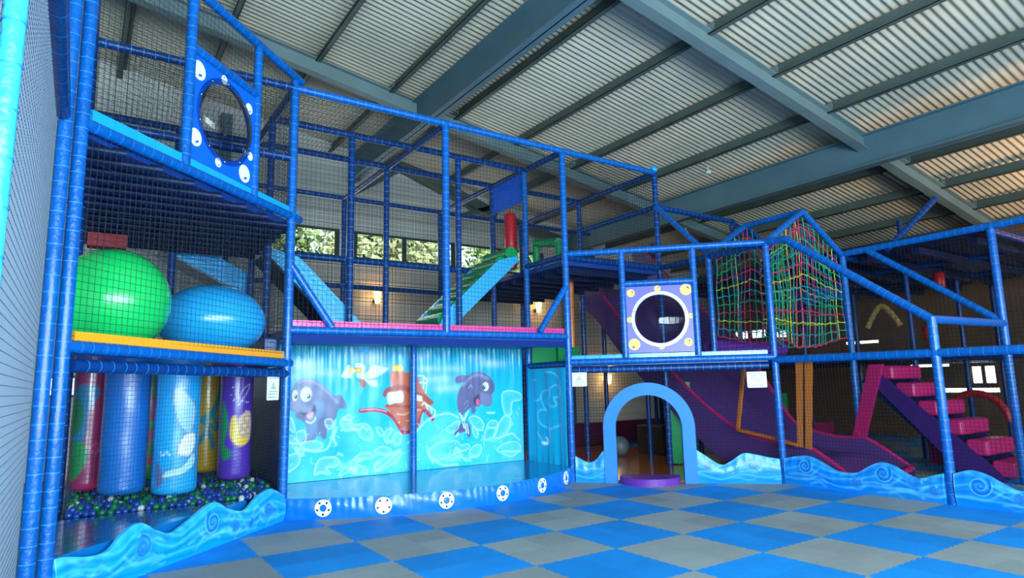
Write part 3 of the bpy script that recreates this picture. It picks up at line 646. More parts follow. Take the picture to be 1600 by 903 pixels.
# --- drafting: points measured on the photograph become centimetres on a given flat surface
def ray_(x, y): return fw + rr * ((x - 800) / 997.39) - u2 * ((y - 451.5) / 997.39)
CAM = Vector((-2.3, -8.86, 1.656))
def on_y(x, y, Y): d = ray_(x, y); t = (Y - CAM.y) / d.y; p = CAM + d * t; return (p.x * 100, p.z * 100)
def on_x(x, y, X): d = ray_(x, y); t = (X - CAM.x) / d.x; p = CAM + d * t; return (p.y * 100, p.z * 100)
mA = lambda P: [on_y(440 + x / 3.927, 530 + y / 3.927, 1.26) for x, y in P]
mB = lambda P: [on_y(640 + x / 3.928, 530 + y / 3.928, 1.26) for x, y in P]
sc_ = 1.27 / 3.927  # zoomed unit -> cm
def mural():
    nx, nz = 470, 176; x = np.linspace(8, 478, nx); z = np.linspace(26.5, 236, nz); X, Z = np.meshgrid(x, z, indexing='ij')
    c = Canvas(X, Z, (0, 190, 226)); c.c = c.c * 1
    top = np.clip((Z - 150) / 90, 0, 1); c.mix(top * .7, (0, 128, 156)); c.mix(np.clip((110 - Z) / 110, 0, 1) * .35, (40, 230, 250))
    for P, rx, rz_, a in ((mA([(150, 160)])[0], 34, 12, .55), (mA([(250, 205)])[0], 40, 8, .4), (mA([(70, 230)])[0], 24, 7, .35), (mA([(540, 110)])[0], 36, 15, .5), (mA([(640, 170)])[0], 30, 10, .3), (mB([(120, 180)])[0], 30, 8, .5), (mB([(190, 245)])[0], 38, 10, .55),
                          (mB([(250, 300)])[0], 36, 9, .5), (mB([(280, 180)])[0], 26, 8, .4), (mB([(520, 150)])[0], 34, 9, .5), (mB([(430, 110)])[0], 24, 7, .3), (mB([(60, 110)])[0], 26, 10, .4)):
        c.blob(P[0], P[1], rx, rz_, (205, 225, 235), a)
    for P, a in ((mB([(0, 640), (120, 500), (240, 455), (320, 490), (300, 640), (120, 760), (0, 800)]), .35), (mB([(420, 660), (540, 600), (600, 470), (720, 430), (720, 760), (400, 780)]), .3), (mA([(470, 720), (560, 600), (700, 520), (780, 560), (780, 820), (420, 840)]), .28), (mA([(330, 480), (430, 460), (520, 520), (580, 600), (500, 700), (360, 620)]), .25)):
        c.fill(P, (120, 232, 245), soft=9, a=a)
    c.fill(mA([(200, 780), (330, 650), (360, 560), (420, 640), (300, 800), (220, 850)]), (0, 175, 225), soft=8, a=.6)
    # first dolphin
    D1 = [(60, 340), (75, 300), (110, 255), (170, 238), (230, 255), (290, 300), (335, 345), (372, 342), (405, 385), (408, 425), (372, 425), (355, 440), (345, 480), (330, 500), (290, 560), (285, 605), (268, 618), (235, 590), (190, 635), (130, 632), (165, 590), (158, 530), (130, 500), (95, 480), (90, 447), (60, 435), (47, 402), (55, 375)]
    c.fill(mA(D1), (104, 116, 156), soft=1.2)
    c.fill(mA([(215, 382), (262, 392), (268, 440), (245, 500), (225, 560), (180, 610), (168, 520), (200, 470)]), (110, 150, 190), soft=4, a=.8)
    c.fill(mA([(232, 500), (280, 490), (285, 590), (262, 610), (235, 570)]), (92, 104, 146), soft=2, a=.9)
    c.line(mA([(110, 262), (170, 250), (240, 280), (300, 330), (350, 385)]), (150, 160, 190), 2.2, .7, 4)
    c.fill(mA([(60, 372), (95, 372), (150, 405), (200, 420), (195, 455), (140, 450), (70, 432), (52, 400)]), (126, 136, 170), soft=3)
    c.fill(mA([(125, 450), (185, 448), (208, 400), (222, 430), (212, 470), (190, 492), (160, 480)]), (60, 66, 96), soft=1.5)
    c.fill(mA([(160, 470), (190, 448), (207, 452), (200, 485), (175, 490)]), (215, 150, 175), soft=1.5)
    c.line(mA([(160, 505), (190, 515), (212, 498), (216, 480)]), (210, 225, 235), 1.2, .9, 1.2)
    for q, rx, rz_ in (((160, 338), 8.8, 11.4), ((92, 345), 4.5, 8.6)):
        P = mA([q])[0]; c.ell(P[0], P[1], rx, rz_, (205, 224, 222))
    for q, r in (((176, 350), 3.0), ((97, 352), 2.6)):
        P = mA([q])[0]; c.ell(P[0], P[1], r, r * 1.3, (25, 30, 50)); c.ell(P[0] - .8, P[1] + 1.4, .9, .9, (255, 255, 255))
    # gull
    for P in ([(375, 228), (398, 190), (415, 160), (432, 165), (440, 200), (442, 235), (418, 235), (398, 236)], [(508, 222), (545, 192), (572, 158), (622, 166), (668, 180), (622, 215), (575, 238), (535, 240)], [(478, 165), (510, 150), (528, 175), (520, 220), (545, 250), (592, 252), (595, 290), (556, 282), (525, 255), (495, 240), (470, 225)]):
        c.fill(mA(P), (215, 240, 245), soft=1.2, edge=(150, 190, 205), ew=.7)
    for P in ([(395, 232), (420, 200)], [(412, 235), (432, 205)], [(590, 228), (600, 175)], [(560, 235), (580, 180)], [(620, 212), (630, 175)], [(560, 280), (575, 262)], [(575, 285), (585, 265)]): c.line(mA(P), (150, 190, 205), .5, .8, .8, smooth=False)
    c.fill(mA([(432, 172), (462, 182), (497, 172), (495, 205), (466, 200), (436, 212)]), (245, 200, 85), soft=1, edge=(160, 120, 40), ew=.7)
    for q in ((472, 160), (488, 157)): P = mA([q])[0]; c.ell(P[0], P[1], 3, 3.6, (245, 250, 250)); c.ell(P[0], P[1], .9, 1.2, (20, 20, 30))
    c.fill(mA([(482, 252), (510, 243), (530, 268), (520, 298), (498, 290), (490, 268)]), (170, 100, 90), soft=1)
    # ship: hull sweep, cabins, cap, rails
    c.line(mA([(495, 440), (580, 433), (650, 448), (700, 485), (735, 540), (762, 572)]) + mB([(30, 560), (62, 520), (80, 450), (110, 440), (155, 492)]), (185, 45, 70), 3.4, 1, 1.2)
    c.line(mA([(495, 436), (580, 430), (655, 445)]), (240, 210, 215), .7, .8, .8)
    body = mA([(675, 210), (700, 200), (760, 198)]) + mB([(22, 205), (58, 222), (80, 270), (92, 305), (152, 385), (152, 402), (92, 432), (62, 495), (28, 560)]) + mA([(748, 552), (708, 480), (652, 420), (655, 398), (684, 390), (678, 330), (692, 298), (680, 250)])
    c.fill(body, (205, 105, 78), soft=1.2, smooth=False)
    c.line(mA([(645, 340), (655, 318), (695, 300), (765, 296)]) + mB([(30, 330), (90, 350), (148, 388)]), (165, 78, 64), 4.2, .95, 1.5)
    c.line(mA([(652, 410), (700, 408), (750, 412)]) + mB([(30, 415), (80, 425)]), (165, 78, 64), 2.5, .9, 2)
    c.line(mA([(690, 215), (688, 290)]), (235, 165, 140), 1.6, .7, 2); c.line(mA([(722, 460), (765, 462)]) + mB([(30, 440), (80, 432)]), (240, 190, 175), 1.2, .7, 1.5)
    c.line(mB([(45, 470), (40, 510), (30, 540)]), (170, 80, 64), 3, .7, 3)
    c.fill(mA([(662, 335), (700, 325), (752, 320), (755, 382), (705, 392), (670, 398)]), (232, 242, 240), soft=1)
    c.fill(mB([(34, 335), (88, 350), (92, 382), (34, 372)]), (232, 242, 240), soft=1, smooth=False)
    c.fill(mA([(693, 168), (705, 158), (748, 160), (758, 190), (725, 196), (694, 193)]), (245, 195, 80), soft=1, edge=(190, 130, 40), ew=.8)
    for P in ([(68, 222), (100, 225), (120, 250), (112, 330)], [(100, 228), (98, 300)], [(75, 265), (118, 270)], [(88, 405), (100, 388), (172, 440), (166, 470)], [(110, 400), (125, 430)], [(140, 418), (150, 450)]): c.line(mB(P), (235, 245, 248), 1.1, .95, .9, smooth=False)
    # second dolphin
    D2 = [(294, 262), (300, 232), (340, 218), (372, 222), (400, 204), (450, 200), (500, 224), (532, 270), (536, 312), (516, 345), (522, 375), (510, 405), (482, 412), (455, 398), (440, 412), (420, 412), (422, 440), (405, 458), (392, 445), (390, 422), (360, 442), (328, 475), (312, 440), (304, 380), (318, 310), (345, 266), (312, 270)]
    c.fill(mB(D2), (98, 98, 140), soft=1.2)
    c.line(mB([(345, 280), (380, 240), (430, 218), (490, 240)]), (148, 152, 185), 2.5, .7, 4)
    c.fill(mB([(455, 330), (515, 345), (520, 385), (500, 405), (465, 400), (448, 370)]), (120, 124, 165), soft=3)
    c.fill(mB([(405, 372), (430, 340), (445, 345), (440, 405), (420, 410)]), (50, 50, 84), soft=1.5)
    c.fill(mB([(425, 370), (438, 368), (443, 395), (432, 408), (422, 395)]), (235, 80, 140), soft=1)
    P = mB([(480, 290)])[0]; c.ell(P[0], P[1], 6.6, 8.2, (235, 242, 240)); P = mB([(470, 294)])[0]; c.ell(P[0], P[1], 3.2, 4.6, (15, 70, 90)); c.ell(P[0] + 1, P[1] + 1.6, 1, 1, (255, 255, 255))
    c.line(mB([(350, 400), (368, 375), (375, 400), (350, 430)]), (150, 152, 190), .8, .7, 1); c.line(mB([(375, 300), (390, 280), (398, 300)]), (190, 195, 215), .7, .7, 1)
    c.fill(mB([(290, 592), (298, 548), (335, 512), (370, 510), (390, 558), (380, 605), (352, 572), (320, 577)]), (92, 86, 132), soft=1.5)
    for P in ([(352, 512), (362, 575)], [(366, 520), (376, 580)], [(340, 516), (348, 545)], [(330, 470), (345, 500), (375, 440)], [(320, 455), (345, 495)], [(360, 455), (350, 495)], [(300, 595), (312, 575)]): c.line(mB(P), (215, 248, 252), 1.2, .85, 1.2)
    # water splashes
    W1 = (210, 252, 255)
    for P in ([(40, 490), (70, 485), (90, 540), (85, 575), (50, 540)], [(100, 575), (148, 562), (162, 610), (130, 650), (105, 620)], [(35, 600), (80, 595), (112, 640), (70, 642), (40, 625)], [(130, 640), (220, 625), (265, 650), (240, 680), (170, 685), (130, 665)], [(120, 670), (145, 680), (140, 720), (120, 705)],
              [(92, 670), (105, 668), (112, 700), (98, 700)], [(0, 760), (50, 715), (110, 708), (120, 760), (60, 815), (0, 822)], [(0, 630), (35, 625), (45, 655), (5, 685)], [(210, 830), (240, 740), (330, 725), (366, 750), (340, 785), (285, 790), (310, 830), (250, 825)], [(275, 500), (310, 490), (330, 520), (310, 552), (285, 540)],
              [(430, 770), (500, 700), (565, 705), (572, 730), (500, 745), (470, 770), (530, 790), (537, 825), (470, 825)], [(362, 835), (400, 780), (420, 792), (460, 790), (466, 830), (420, 820), (385, 836)], [(580, 690), (620, 660), (680, 672), (680, 708), (620, 710)], [(580, 770), (640, 730), (700, 700), (742, 680), (730, 740), (660, 790), (600, 812)],
              [(590, 545), (625, 550), (640, 590), (612, 590)], [(640, 580), (680, 545), (690, 570), (660, 608), (690, 632), (652, 636)], [(692, 610), (730, 570), (750, 600), (732, 650), (700, 640)], [(372, 500), (430, 465), (450, 522), (530, 520), (568, 570), (560, 620), (500, 608), (470, 560), (400, 562)]):
        c.rimfill(mA(P), W1, .32, 3.0, .7)
    for P in ([(340, 500), (320, 600), (290, 670), (230, 690), (150, 680)], [(585, 815), (660, 760), (740, 680)], [(390, 490), (430, 500), (432, 540), (480, 560), (510, 540), (540, 560)], [(360, 700), (385, 715)], [(350, 540), (330, 610), (345, 650)], [(430, 800), (450, 808), (470, 795)]): c.line(mA(P), W1, 1.4, .6, 2)
    for P in ([(235, 560), (260, 530), (318, 502), (310, 550), (270, 577)], [(380, 482), (430, 475), (468, 520), (455, 562), (410, 540)], [(400, 540), (435, 570), (430, 606), (410, 590)], [(580, 345), (620, 315), (690, 330), (696, 370), (650, 382), (640, 420), (640, 460), (600, 460)], [(530, 600), (560, 520), (600, 470), (636, 490), (620, 560), (575, 605)],
              [(550, 680), (600, 640), (670, 630), (696, 670), (650, 720), (600, 712)], [(130, 690), (200, 632), (300, 625), (330, 652), (370, 642), (380, 672), (300, 700), (240, 735), (170, 742)], [(300, 722), (300, 660), (350, 742), (390, 742), (380, 692), (420, 650), (455, 660), (430, 722)], [(500, 510), (550, 505), (552, 560), (520, 610), (470, 610)]):
        c.rimfill(mB(P), W1, .28, 3.0, .7)
    for P in ([(0, 640), (120, 500), (240, 456), (310, 480)], [(120, 660), (135, 722), (160, 762)], [(160, 740), (220, 775), (310, 770)], [(560, 610), (640, 580), (672, 605), (690, 620)], [(580, 690), (660, 690), (695, 690)], [(490, 452), (535, 452)], [(495, 545), (540, 545)]): c.line(mB(P), W1, 1.5, .6, 2)
    for q in ((395, 495), (450, 480), (410, 520), (455, 545), (380, 560)): P = mA([q])[0]; c.ell(P[0], P[1], 1.3, 1.3, (235, 255, 255), .8)
    r5 = np.random.RandomState(5)
    for _ in range(110):
        x = r5.uniform(15, 470); q = r5.uniform(30, 110 + 25 * math.sin(x * .03)); k = r5.uniform(3, 14); an = r5.uniform(0, 6.28); bd = r5.uniform(-1.4, 1.4)
        P_ = [(x + k * t_ * math.cos(an + bd * t_), q + k * t_ * math.sin(an + bd * t_)) for t_ in (0, .35, .7, 1)]
        c.line(P_, (205, 250, 255), r5.uniform(.3, 1.0), r5.uniform(.25, .55), 1.8)
    for _ in range(26):
        c.blob(r5.uniform(15, 470), r5.uniform(28, 100), r5.uniform(8, 26), r5.uniform(5, 12), (170, 245, 252) if r5.rand() < .6 else (0, 165, 215), .3)
    for _ in range(60): c.ell(r5.uniform(20, 470), r5.uniform(35, 125), *( [r5.uniform(.5, 1.2)] * 2), (225, 253, 255), .7, .5)
    # gathered vinyl sheet surface
    t = (Z - 26) / 210; hang = np.clip((t - .3) / .7, 0, 1)
    fold = .006 * np.sin(X * .12 + 1.6 * np.sin(X * .037)) + .005 * np.sin(X * .41 + 2 * np.sin(X * .05)) * hang ** 2 + .010 * hang ** 2 * np.sin(X * .13 + 1.2 * np.sin(X * .021)) + .006 * hang ** 5 * np.sin(X * .8 + 3 * np.sin(X * .07) + Z * .03)
    wrinkle = .0025 * np.sin(X * .16 + Z * .09) * np.sin(Z * .07 + X * .02) + .0012 * np.sin(X * .21 - Z * .1)
    Y = 1.34 + fold * (.5 + .6 * t) + wrinkle * (.4 + .6 * t)
    P = np.stack([X / 100, Y, Z / 100], -1)
    Pb = P.copy(); b = MB(); b.grid(P.tolist())
    Pb[..., 1] += .004; n0 = len(b.v); b.grid(Pb.tolist())
    col = np.concatenate([c.c.reshape(-1, 3), c.c.reshape(-1, 3)])
    o = b.build('mural_curtain', M['paint'], None, col)
    tag(o, 'shiny turquoise vinyl curtain printed with two dolphins, a gull and an orange boat', 'mural')
mural()
def side_mural():
    ny, nz = 120, 170; y = np.linspace(2, 118, ny); z = np.linspace(26.5, 196, nz); Y, Z = np.meshgrid(y, z, indexing='ij')
    c = Canvas(Y, Z, (0, 168, 208)); c.mix(np.clip((Z - 120) / 80, 0, 1) * .3, (0, 140, 180))
    f = lambda P: [on_x(640 + a / 3.928, 530 + b_ / 3.928, 4.82) for a, b_ in P]
    W1 = (130, 220, 240)
    for P in ([(930, 520), (870, 550), (815, 520), (795, 470), (810, 432), (845, 440)], [(845, 440), (820, 400), (815, 330), (860, 310), (870, 340), (845, 400)], [(870, 300), (900, 280), (925, 310), (920, 350), (890, 360), (905, 400), (880, 415), (860, 390)], [(830, 200), (890, 210), (925, 270), (930, 340)], [(755, 250), (785, 250)], [(770, 380), (800, 372), (812, 340)], [(860, 640), (868, 560), (850, 440)], [(795, 570), (820, 620)]): c.line(f(P), W1, 1.6, .55, 2.5)
    c.fill(f([(820, 625), (845, 630), (838, 600), (862, 625), (848, 648), (820, 642)]), (225, 245, 250), soft=1.5)
    t = (Z - 26) / 170; X = 4.80 - .018 * np.sin(Y * .16 + .5 * np.sin(Z * .02)) - .01 * np.sin(Y * .37) * (1 - t)
    b = MB(); P = np.stack([X, Y / 100, Z / 100], -1); b.grid(P.tolist()); P = P.copy(); P[..., 0] += .004; b.grid(P.tolist())
    o = b.build('mural_curtain', M['paint'], None, np.concatenate([c.c.reshape(-1, 3)] * 2))
    tag(o, 'narrow turquoise vinyl curtain with white swirls closing the right end of the stage', 'mural')
side_mural()

# ================================================================== WAVE BORDERS
def smooth_h(T, H_, x):
    pts = catmull(list(zip(T, H_)), False, 10); return np.interp(x, pts[:, 0], pts[:, 1])
def wave(p0, p1, T, H_, spirals, label, z0=.0, off=.05, gaps=None, a=(10, 148, 228)):
    "printed wave-shaped padded board standing on the floor from p0 to p1; T are distances in metres from p0"
    p0 = Vector((*p0, 0)); p1 = Vector((*p1, 0)); L = (p1 - p0).length; d = (p1 - p0) / L; nrm = Vector((d.y, -d.x, 0))
    if nrm.y > 0 and abs(nrm.y) > .1: nrm = -nrm
    if abs(nrm.y) <= .1 and nrm.x > 0: nrm = -nrm
    t0, t1 = T[0], T[-1]; nt = int((t1 - t0) / .012); nz = 46; t = np.linspace(t0, t1, nt); h = smooth_h(T, H_, t)
    U, V = np.meshgrid(t, np.linspace(0, 1, nz), indexing='ij'); Z = z0 + (h[:, None] - z0) * V
    c = Canvas(U * 100, Z * 100, a)
    hh = h[:, None] * 100 + 0 * Z
    c.mix(np.clip(1 - (hh - Z * 100) / 7, 0, 1) * .35, (90, 205, 250))
    r2 = np.random.RandomState(int(abs(T[1] * 997)) + 3)
    for _ in range(int((t1 - t0) * 9)):
        x = r2.uniform(t0, t1) * 100; q = r2.uniform(4, 30); k = r2.uniform(12, 30)
        P = [(x, q), (x + k * .4, q + r2.uniform(-2, 6)), (x + k, q + r2.uniform(-4, 8)), (x + k * 1.5, q + r2.uniform(-6, 4))]
        c.line(P, (110, 215, 250) if r2.rand() < .6 else (0, 120, 215), r2.uniform(.6, 1.6), .45, 2.6)
    for kk, cc_, ww in ((.9, (90, 205, 250), .8), (.78, (0, 100, 205), 1.2), (.62, (90, 210, 250), .9), (.45, (0, 96, 200), 1.4), (.28, (100, 215, 250), .8), (.14, (0, 110, 210), 1.0)):
        tt = np.linspace(t0, t1, int((t1 - t0) * 14)); hz_ = smooth_h(T, H_, tt + .10 * kk); c.line([(a_ * 100, b_ * 100 * kk + 1.6 * math.sin(a_ * 9 + kk * 7)) for a_, b_ in zip(tt, hz_)], cc_, ww, .5, 2.6)
    for (sx, sz, r, ph, dn) in spirals:
        c.ell(sx * 100, sz * 100, r * 100, r * 100, (0, 130, 222), .5, .6); c.spiral(sx * 100, sz * 100, r * 100, (110, 215, 250), 1.7, .9, .6, ph, dn); c.spiral(sx * 100, sz * 100, r * 88, (0, 84, 186), 1.7, 1.2, .75, ph + .5, dn)
        c.line([(sx * 100 - r * 230, sz * 100 - r * 120), (sx * 100 - r * 100, sz * 100 - r * 105), (sx * 100 + r * 60, sz * 100 - r * 115), (sx * 100 + r * 180, sz * 100 - r * 30)], (120, 220, 252), 1.0, .45, 3.5)
    pr = lambda V_: off + .03 * np.sin(PI * np.clip(V_, 0, 1)) + .004 * np.sin(U * 40) * V_
    F = np.stack([p0.x + d.x * U + nrm.x * pr(V), p0.y + d.y * U + nrm.y * pr(V), Z], -1)
    Bk = np.stack([p0.x + d.x * U + nrm.x * (off - .03), p0.y + d.y * U + nrm.y * (off - .03), Z], -1)
    b = MB(); b.grid(F.tolist()); n = len(b.v); b.grid(Bk.tolist())
    for i in range(nt - 1):
        k = i * nz + nz - 1; b.f.append((k, k + nz, k + nz + n, k + n)); b.m.append(0); b.sm.append(False)
    for i in (0, nt - 1):
        for j in range(nz - 1): k = i * nz + j; b.f.append((k, k + 1, k + 1 + n, k + n)); b.m.append(0); b.sm.append(False)
    o = b.build('wave_border', M['paint'], None, np.concatenate([c.c.reshape(-1, 3)] * 2))
    tag(o, label, 'wave border', 'printed wave boards along the frame')
T = [.05, .16, .39, .65, .9, 1.2, 1.48, 1.87, 2.1, 2.31, 2.52, 2.71, 2.87, 3.07, 3.32, 3.40]; Hh = [.30, .37, .45, .40, .29, .36, .48, .36, .30, .37, .48, .43, .32, .32, .38, .38]
wave((0, 0), (-e, -e), T, Hh, [(2.5, .26, .12, 1.0, 1), (1.5, .28, .13, .6, -1), (.45, .2, .1, 0, 1), (1.1, .16, .07, 2, 1), (.8, .12, .06, 1, 1)], 'light blue wave-shaped padded board with swirls in front of the ball pit at the left', a=(5, 160, 232))
wave(q0, q1, [.06, .15, .29, .42, .52, .6], [.44, .39, .33, .38, .5, .56], [(.45, .3, .06, 0, 1)], 'short light blue wave board between the stage and the left foot of the arch', a=(14, 146, 224))
wave(q0, q1, [2.08, 2.2, 2.45, 2.61, 2.82, 3.02, 3.2, 3.38], [.54, .46, .3, .35, .48, .46, .42, .39], [(2.25, .28, .08, 0, 1), (2.95, .3, .09, 1, -1)], 'light blue wave board with a pale crest right of the arch', a=(14, 146, 224))
wave((7.29, -2.43), (7.29, -4.86), [.06, .26, .48, .68, .92, 1.21, 1.41, 1.59, 1.76, 1.92, 2.08, 2.24, 2.37], [.4, .45, .47, .4, .29, .29, .4, .47, .43, .34, .3, .35, .39], [(.42, .32, .12, .4, -1), (1.6, .32, .13, .4, -1), (2.0, .24, .1, 0, 1), (1.2, .14, .07, 1, 1), (2.25, .15, .07, 1, 1)], 'long light blue wave board with dark swirls along the foot of the purple slide', a=(8, 136, 224))
wave((7.29, -4.86), (7.29, -7.9), [.06, .2, .3, .44, .6, .73, .83, 1.0, 1.4, 1.8, 2.2, 3.0], [.4, .45, .46, .42, .33, .27, .27, .3, .42, .3, .42, .3], [(.35, .28, .14, .4, -1), (.75, .16, .07, 1, 1)], 'light blue wave board at the right edge beyond the leaning post', a=(8, 136, 224))

# ================================================================== ARCH, STEP, DISC
def chamfer_pt(t, z, off=0):
    return Vector((4.86 + t / math.sqrt(2) + off * math.sqrt(.5) * -1, -t / math.sqrt(2) - off * math.sqrt(.5), z))
def arch():
    prof = []
    for i in range(8): prof.append((-1, .9 * i / 8))
    for i in range(33): a_ = PI - PI * i / 32; prof.append((math.cos(a_), .9 + math.sin(a_) * 1.0))
    for i in range(1, 9): prof.append((1, .9 * (1 - i / 8)))
    def pt(p, r, off):
        x, z = p
        zz = z * 1.0 if z <= .9 else .9 + (z - .9) * r
        return chamfer_pt(1.32 + x * r, zz, off)
    b = MB(); ro, ri = .76, .55
    ring = [(ro, .10), (ro, -.16), (ri, -.16), (ri, .10)]
    P = [[pt(p, r, o) for r, o in ring + [ring[0]]] for p in prof]
    vs = []; 
    b.grid([[tuple(q) for q in row] for row in P], smooth=False)
    for row in (P[0], P[-1]): b.add(row[:4], [(0, 1, 2, 3)])
    return b.build('padded_arch', M['cyanfab'])
M['cyanfab'] = mat('light_blue_padded_fabric', (14, 124, 226), .55, bump=.3, bscale=5)
tag(arch(), 'light blue padded doorway arch standing in the wave border', 'arch')
b = MB(); cx_, cy_ = chamfer_pt(1.3, 0)[:2]; o_ = [(cx_ + .5 * math.cos(a_) , cy_ + .5 * math.sin(a_)) for a_ in np.linspace(-PI * .75 - PI / 2 - .25, -PI * .75 + PI / 2 + .25, 40)]
b.prism(o_, .0, .10); b.prism([(cx_ + (x - cx_) * .97, cy_ + (y - cy_) * .97) for x, y in o_], .10, .112)
tag(b.build('step_pad', M['purple']), 'round-fronted purple foam step on the floor in the arch', 'step')
struct(MB().prism([(4.9, .02), (7.3, -2.38), (9.7, -2.38), (9.7, 6.95), (4.9, 6.95)], .0, .03).build('floor', M['wood']))
# blue pad at the right end of the ball platform
BP = [(-.26, .2, 2.09), (-.06, .95, 2.38)]
# dark soft-play furniture glimpsed through the arch
def soft_block(name, a, b_, m, label, cat='play block', group=None):
    o = MB().box(a, b_).build(name, M[m]); md = o.modifiers.new('bevel', 'BEVEL'); md.width = .03; md.segments = 3; tag(o, label, cat, group); return o
soft_block('low_wall_pad', (8.2, 4.6, .03), (12.2, 4.85, .62), 'maroon', 'dark padded low wall at the back of the space behind the arch')
soft_block('corner_pad', *BP, 'deck', 'blue padded block on the ball platform beside the giant squashed blue ball')
o = soft_block('rock_block', (8.75, 1.55, .03), (9.25, 2.35, .68), 'rock', 'dark brown boulder-printed block with a pale letter C ring, right of the arch opening')
b = MB(); 
for i in range(18):
    a0 = .6 + 4.9 * i / 18; a1 = .6 + 4.9 * (i + 1) / 18
    b.add([(8.74, 1.95 - math.cos(q) * rr_2, .42 + math.sin(q) * rr_2) for q, rr_2 in ((a0, .06), (a1, .06), (a1, .085), (a0, .085))], [(0, 1, 2, 3)])
bb = b.build('pale_ring_print', M['grey'], o)
tag(MB().sphere((8.0, 2.15, .25), .22, 20, 14).build('small_figure_ball', M['grey']), 'grey rounded figure half hidden behind the left foot of the arch', 'figure')  # plain grey ball in place of a small grey and white figure

# ================================================================== LEFT: MAT, BALL PIT, HANGING BAGS, GIANT BALLS
tag(MB().prism([(-e + .03, -e + .1), (-.54, -.46), (-e + .03, -.46)], .02, .37).build('play_mat', M['matv']), 'dark shiny blue raised mat between the left wave board and the ball pit', 'mat')
tag(MB().prism([(-e + .08, -.44), (-.52, -.44), (-.1, -.02), (-.1, 3.2), (-e + .08, 3.2)], .02, .34).build('ball_pit_base', M['navy']), 'dark base holding the pit balls under the hanging bags', 'ball pit')
r_b = .037
cells = []
for j in range(46):
    for i in range(31):
        x = -e + .13 + i * .0745 + (.037 if j % 2 else 0) + rng.uniform(-.008, .008); y = -.37 + j * .066 + rng.uniform(-.008, .008)
        if x < min(-.14, y - .12): cells.append((x, y, .375 + rng.uniform(0, .022)))
extra = [(x + .03, y + .02, z + .05) for x, y, z in cells if rng.rand() < .28]
cells += extra
cells.sort(key=lambda c: (c[0] + 2.3) ** 2 + (c[1] + 8.86) ** 2)
protos = {}
kinds = {'pb': 'dark blue', 'pg': 'green', 'pw': 'white'}
def kind_of(): u = rng.rand(); return 'pw' if u < .06 else ('pg' if u < .5 else 'pb')
for i, c in enumerate(cells[:300]):
    k = kind_of()
    if k not in protos:
        o = MB().sphere((0, 0, 0), r_b, 14, 10).build('pit_ball', M[k], None, origin=(0, 0, 0)); protos[k] = o
        tag(o, 'small %s plastic ball lying in the ball pit' % kinds[k], 'ball', '%s balls in the pit' % kinds[k])
    else: o = protos[k].copy(); C.objects.link(o)
    o.location = c
b = MB()
for c in cells[300:]: b.sphere(c, r_b, 8, 6, {'pb': 0, 'pg': 1, 'pw': 2}[kind_of()])
tag(b.build('pit_balls', [M['pb'], M['pg'], M['pw']]), 'mass of blue, green and white pit balls at the back of the ball pit', 'balls', kind='stuff')

def bag(x, y, zb, r, base, art, label, ztop=1.99):
    th0 = math.atan2(-8.86 - y, -2.3 - x)
    nu, nz = 72, 90; a = np.linspace(0, 2 * PI, nu + 1); v = np.linspace(0, 1, nz); A, Vv = np.meshgrid(a, v, indexing='ij')
    zz = zb + (ztop - zb) * Vv; rad = r * np.minimum(1, np.sqrt(np.clip(1 - ((.10 - (zz - zb)).clip(0) / .10) ** 2, 0, 1)) * .35 + .65 * np.minimum(1, .6 + (zz - zb) / .1))
    rad = np.where(Vv == 0, .0, rad) * (1 + .01 * np.sin(zz * 9 + A * 2))
    ang = th0 + (A - PI)
    c = Canvas((A - PI) * r * 100, (zz - zb) * 100, base)
    art(c)
    P = np.stack([x + rad * np.cos(ang), y + rad * np.sin(ang), zz], -1)
    t = MB().grid(P.tolist()).build('punch_bag', M['bag'], None, c.c.reshape(-1, 3)); t['_loc'] = list(t.location)
    tag(t, label, 'hanging bag', 'printed bags hanging over the ball pit')
    # strap (child): same origin as the bag
    s_ = MB().tube([(x, y, ztop - .02), (x, y, 2.0)], .03, 10); s_.tube([(x, y, ztop - .03), (x, y, ztop + .004)], r * .98, 24)
    o = s_.build('strap', M['navy'], t)
def art_maroon(c):
    c.fill([(-22, 62), (-6, 60), (-2, 95), (8, 118), (-2, 128), (-22, 120)], (30, 110, 150), 1.5); c.fill([(-24, 70), (-12, 72), (-8, 95), (-16, 112), (-26, 105)], (20, 110, 70), 1.5)
    c.fill([(-20, 15), (-8, 22), (0, 45), (-8, 60), (-20, 55)], (20, 130, 70), 1.5); c.fill([(-40, 0), (-10, 4), (20, 14), (40, 16), (40, 0)], (220, 30, 110), 5, a=.6)
    c.spiral(8, 50, 9, (220, 120, 160), 1.2, .6, .6)
def art_green(c): c.fill([(-5, 50), (5, 48), (12, 60), (6, 70), (-4, 66)], (210, 50, 90), 1.2); c.fill([(2, 85), (14, 80), (16, 112), (5, 108)], (170, 50, 90), 1.2); c.ell(8, 28, 4, 6, (200, 50, 90))
def art_cyan(c):
    c.fill([(-6, 125), (8, 120), (22, 100), (16, 72), (4, 80), (-4, 100)], (150, 205, 235), 1.5, edge=(90, 130, 170)); c.fill([(2, 50), (16, 46), (24, 58), (22, 72), (8, 70)], (235, 245, 250), 1.2, edge=(110, 140, 170))
    c.fill([(22, 50), (24, 36), (10, 26), (-8, 22), (-20, 18), (-10, 30), (6, 34)], (170, 225, 240), 1.5, edge=(90, 130, 180)); c.fill([(-22, 12), (-12, 18), (-16, 34), (-24, 40)], (90, 110, 160), 2); c.line([(-18, 52), (-14, 48), (-10, 52), (-6, 48)], (235, 250, 255), .7, .8)
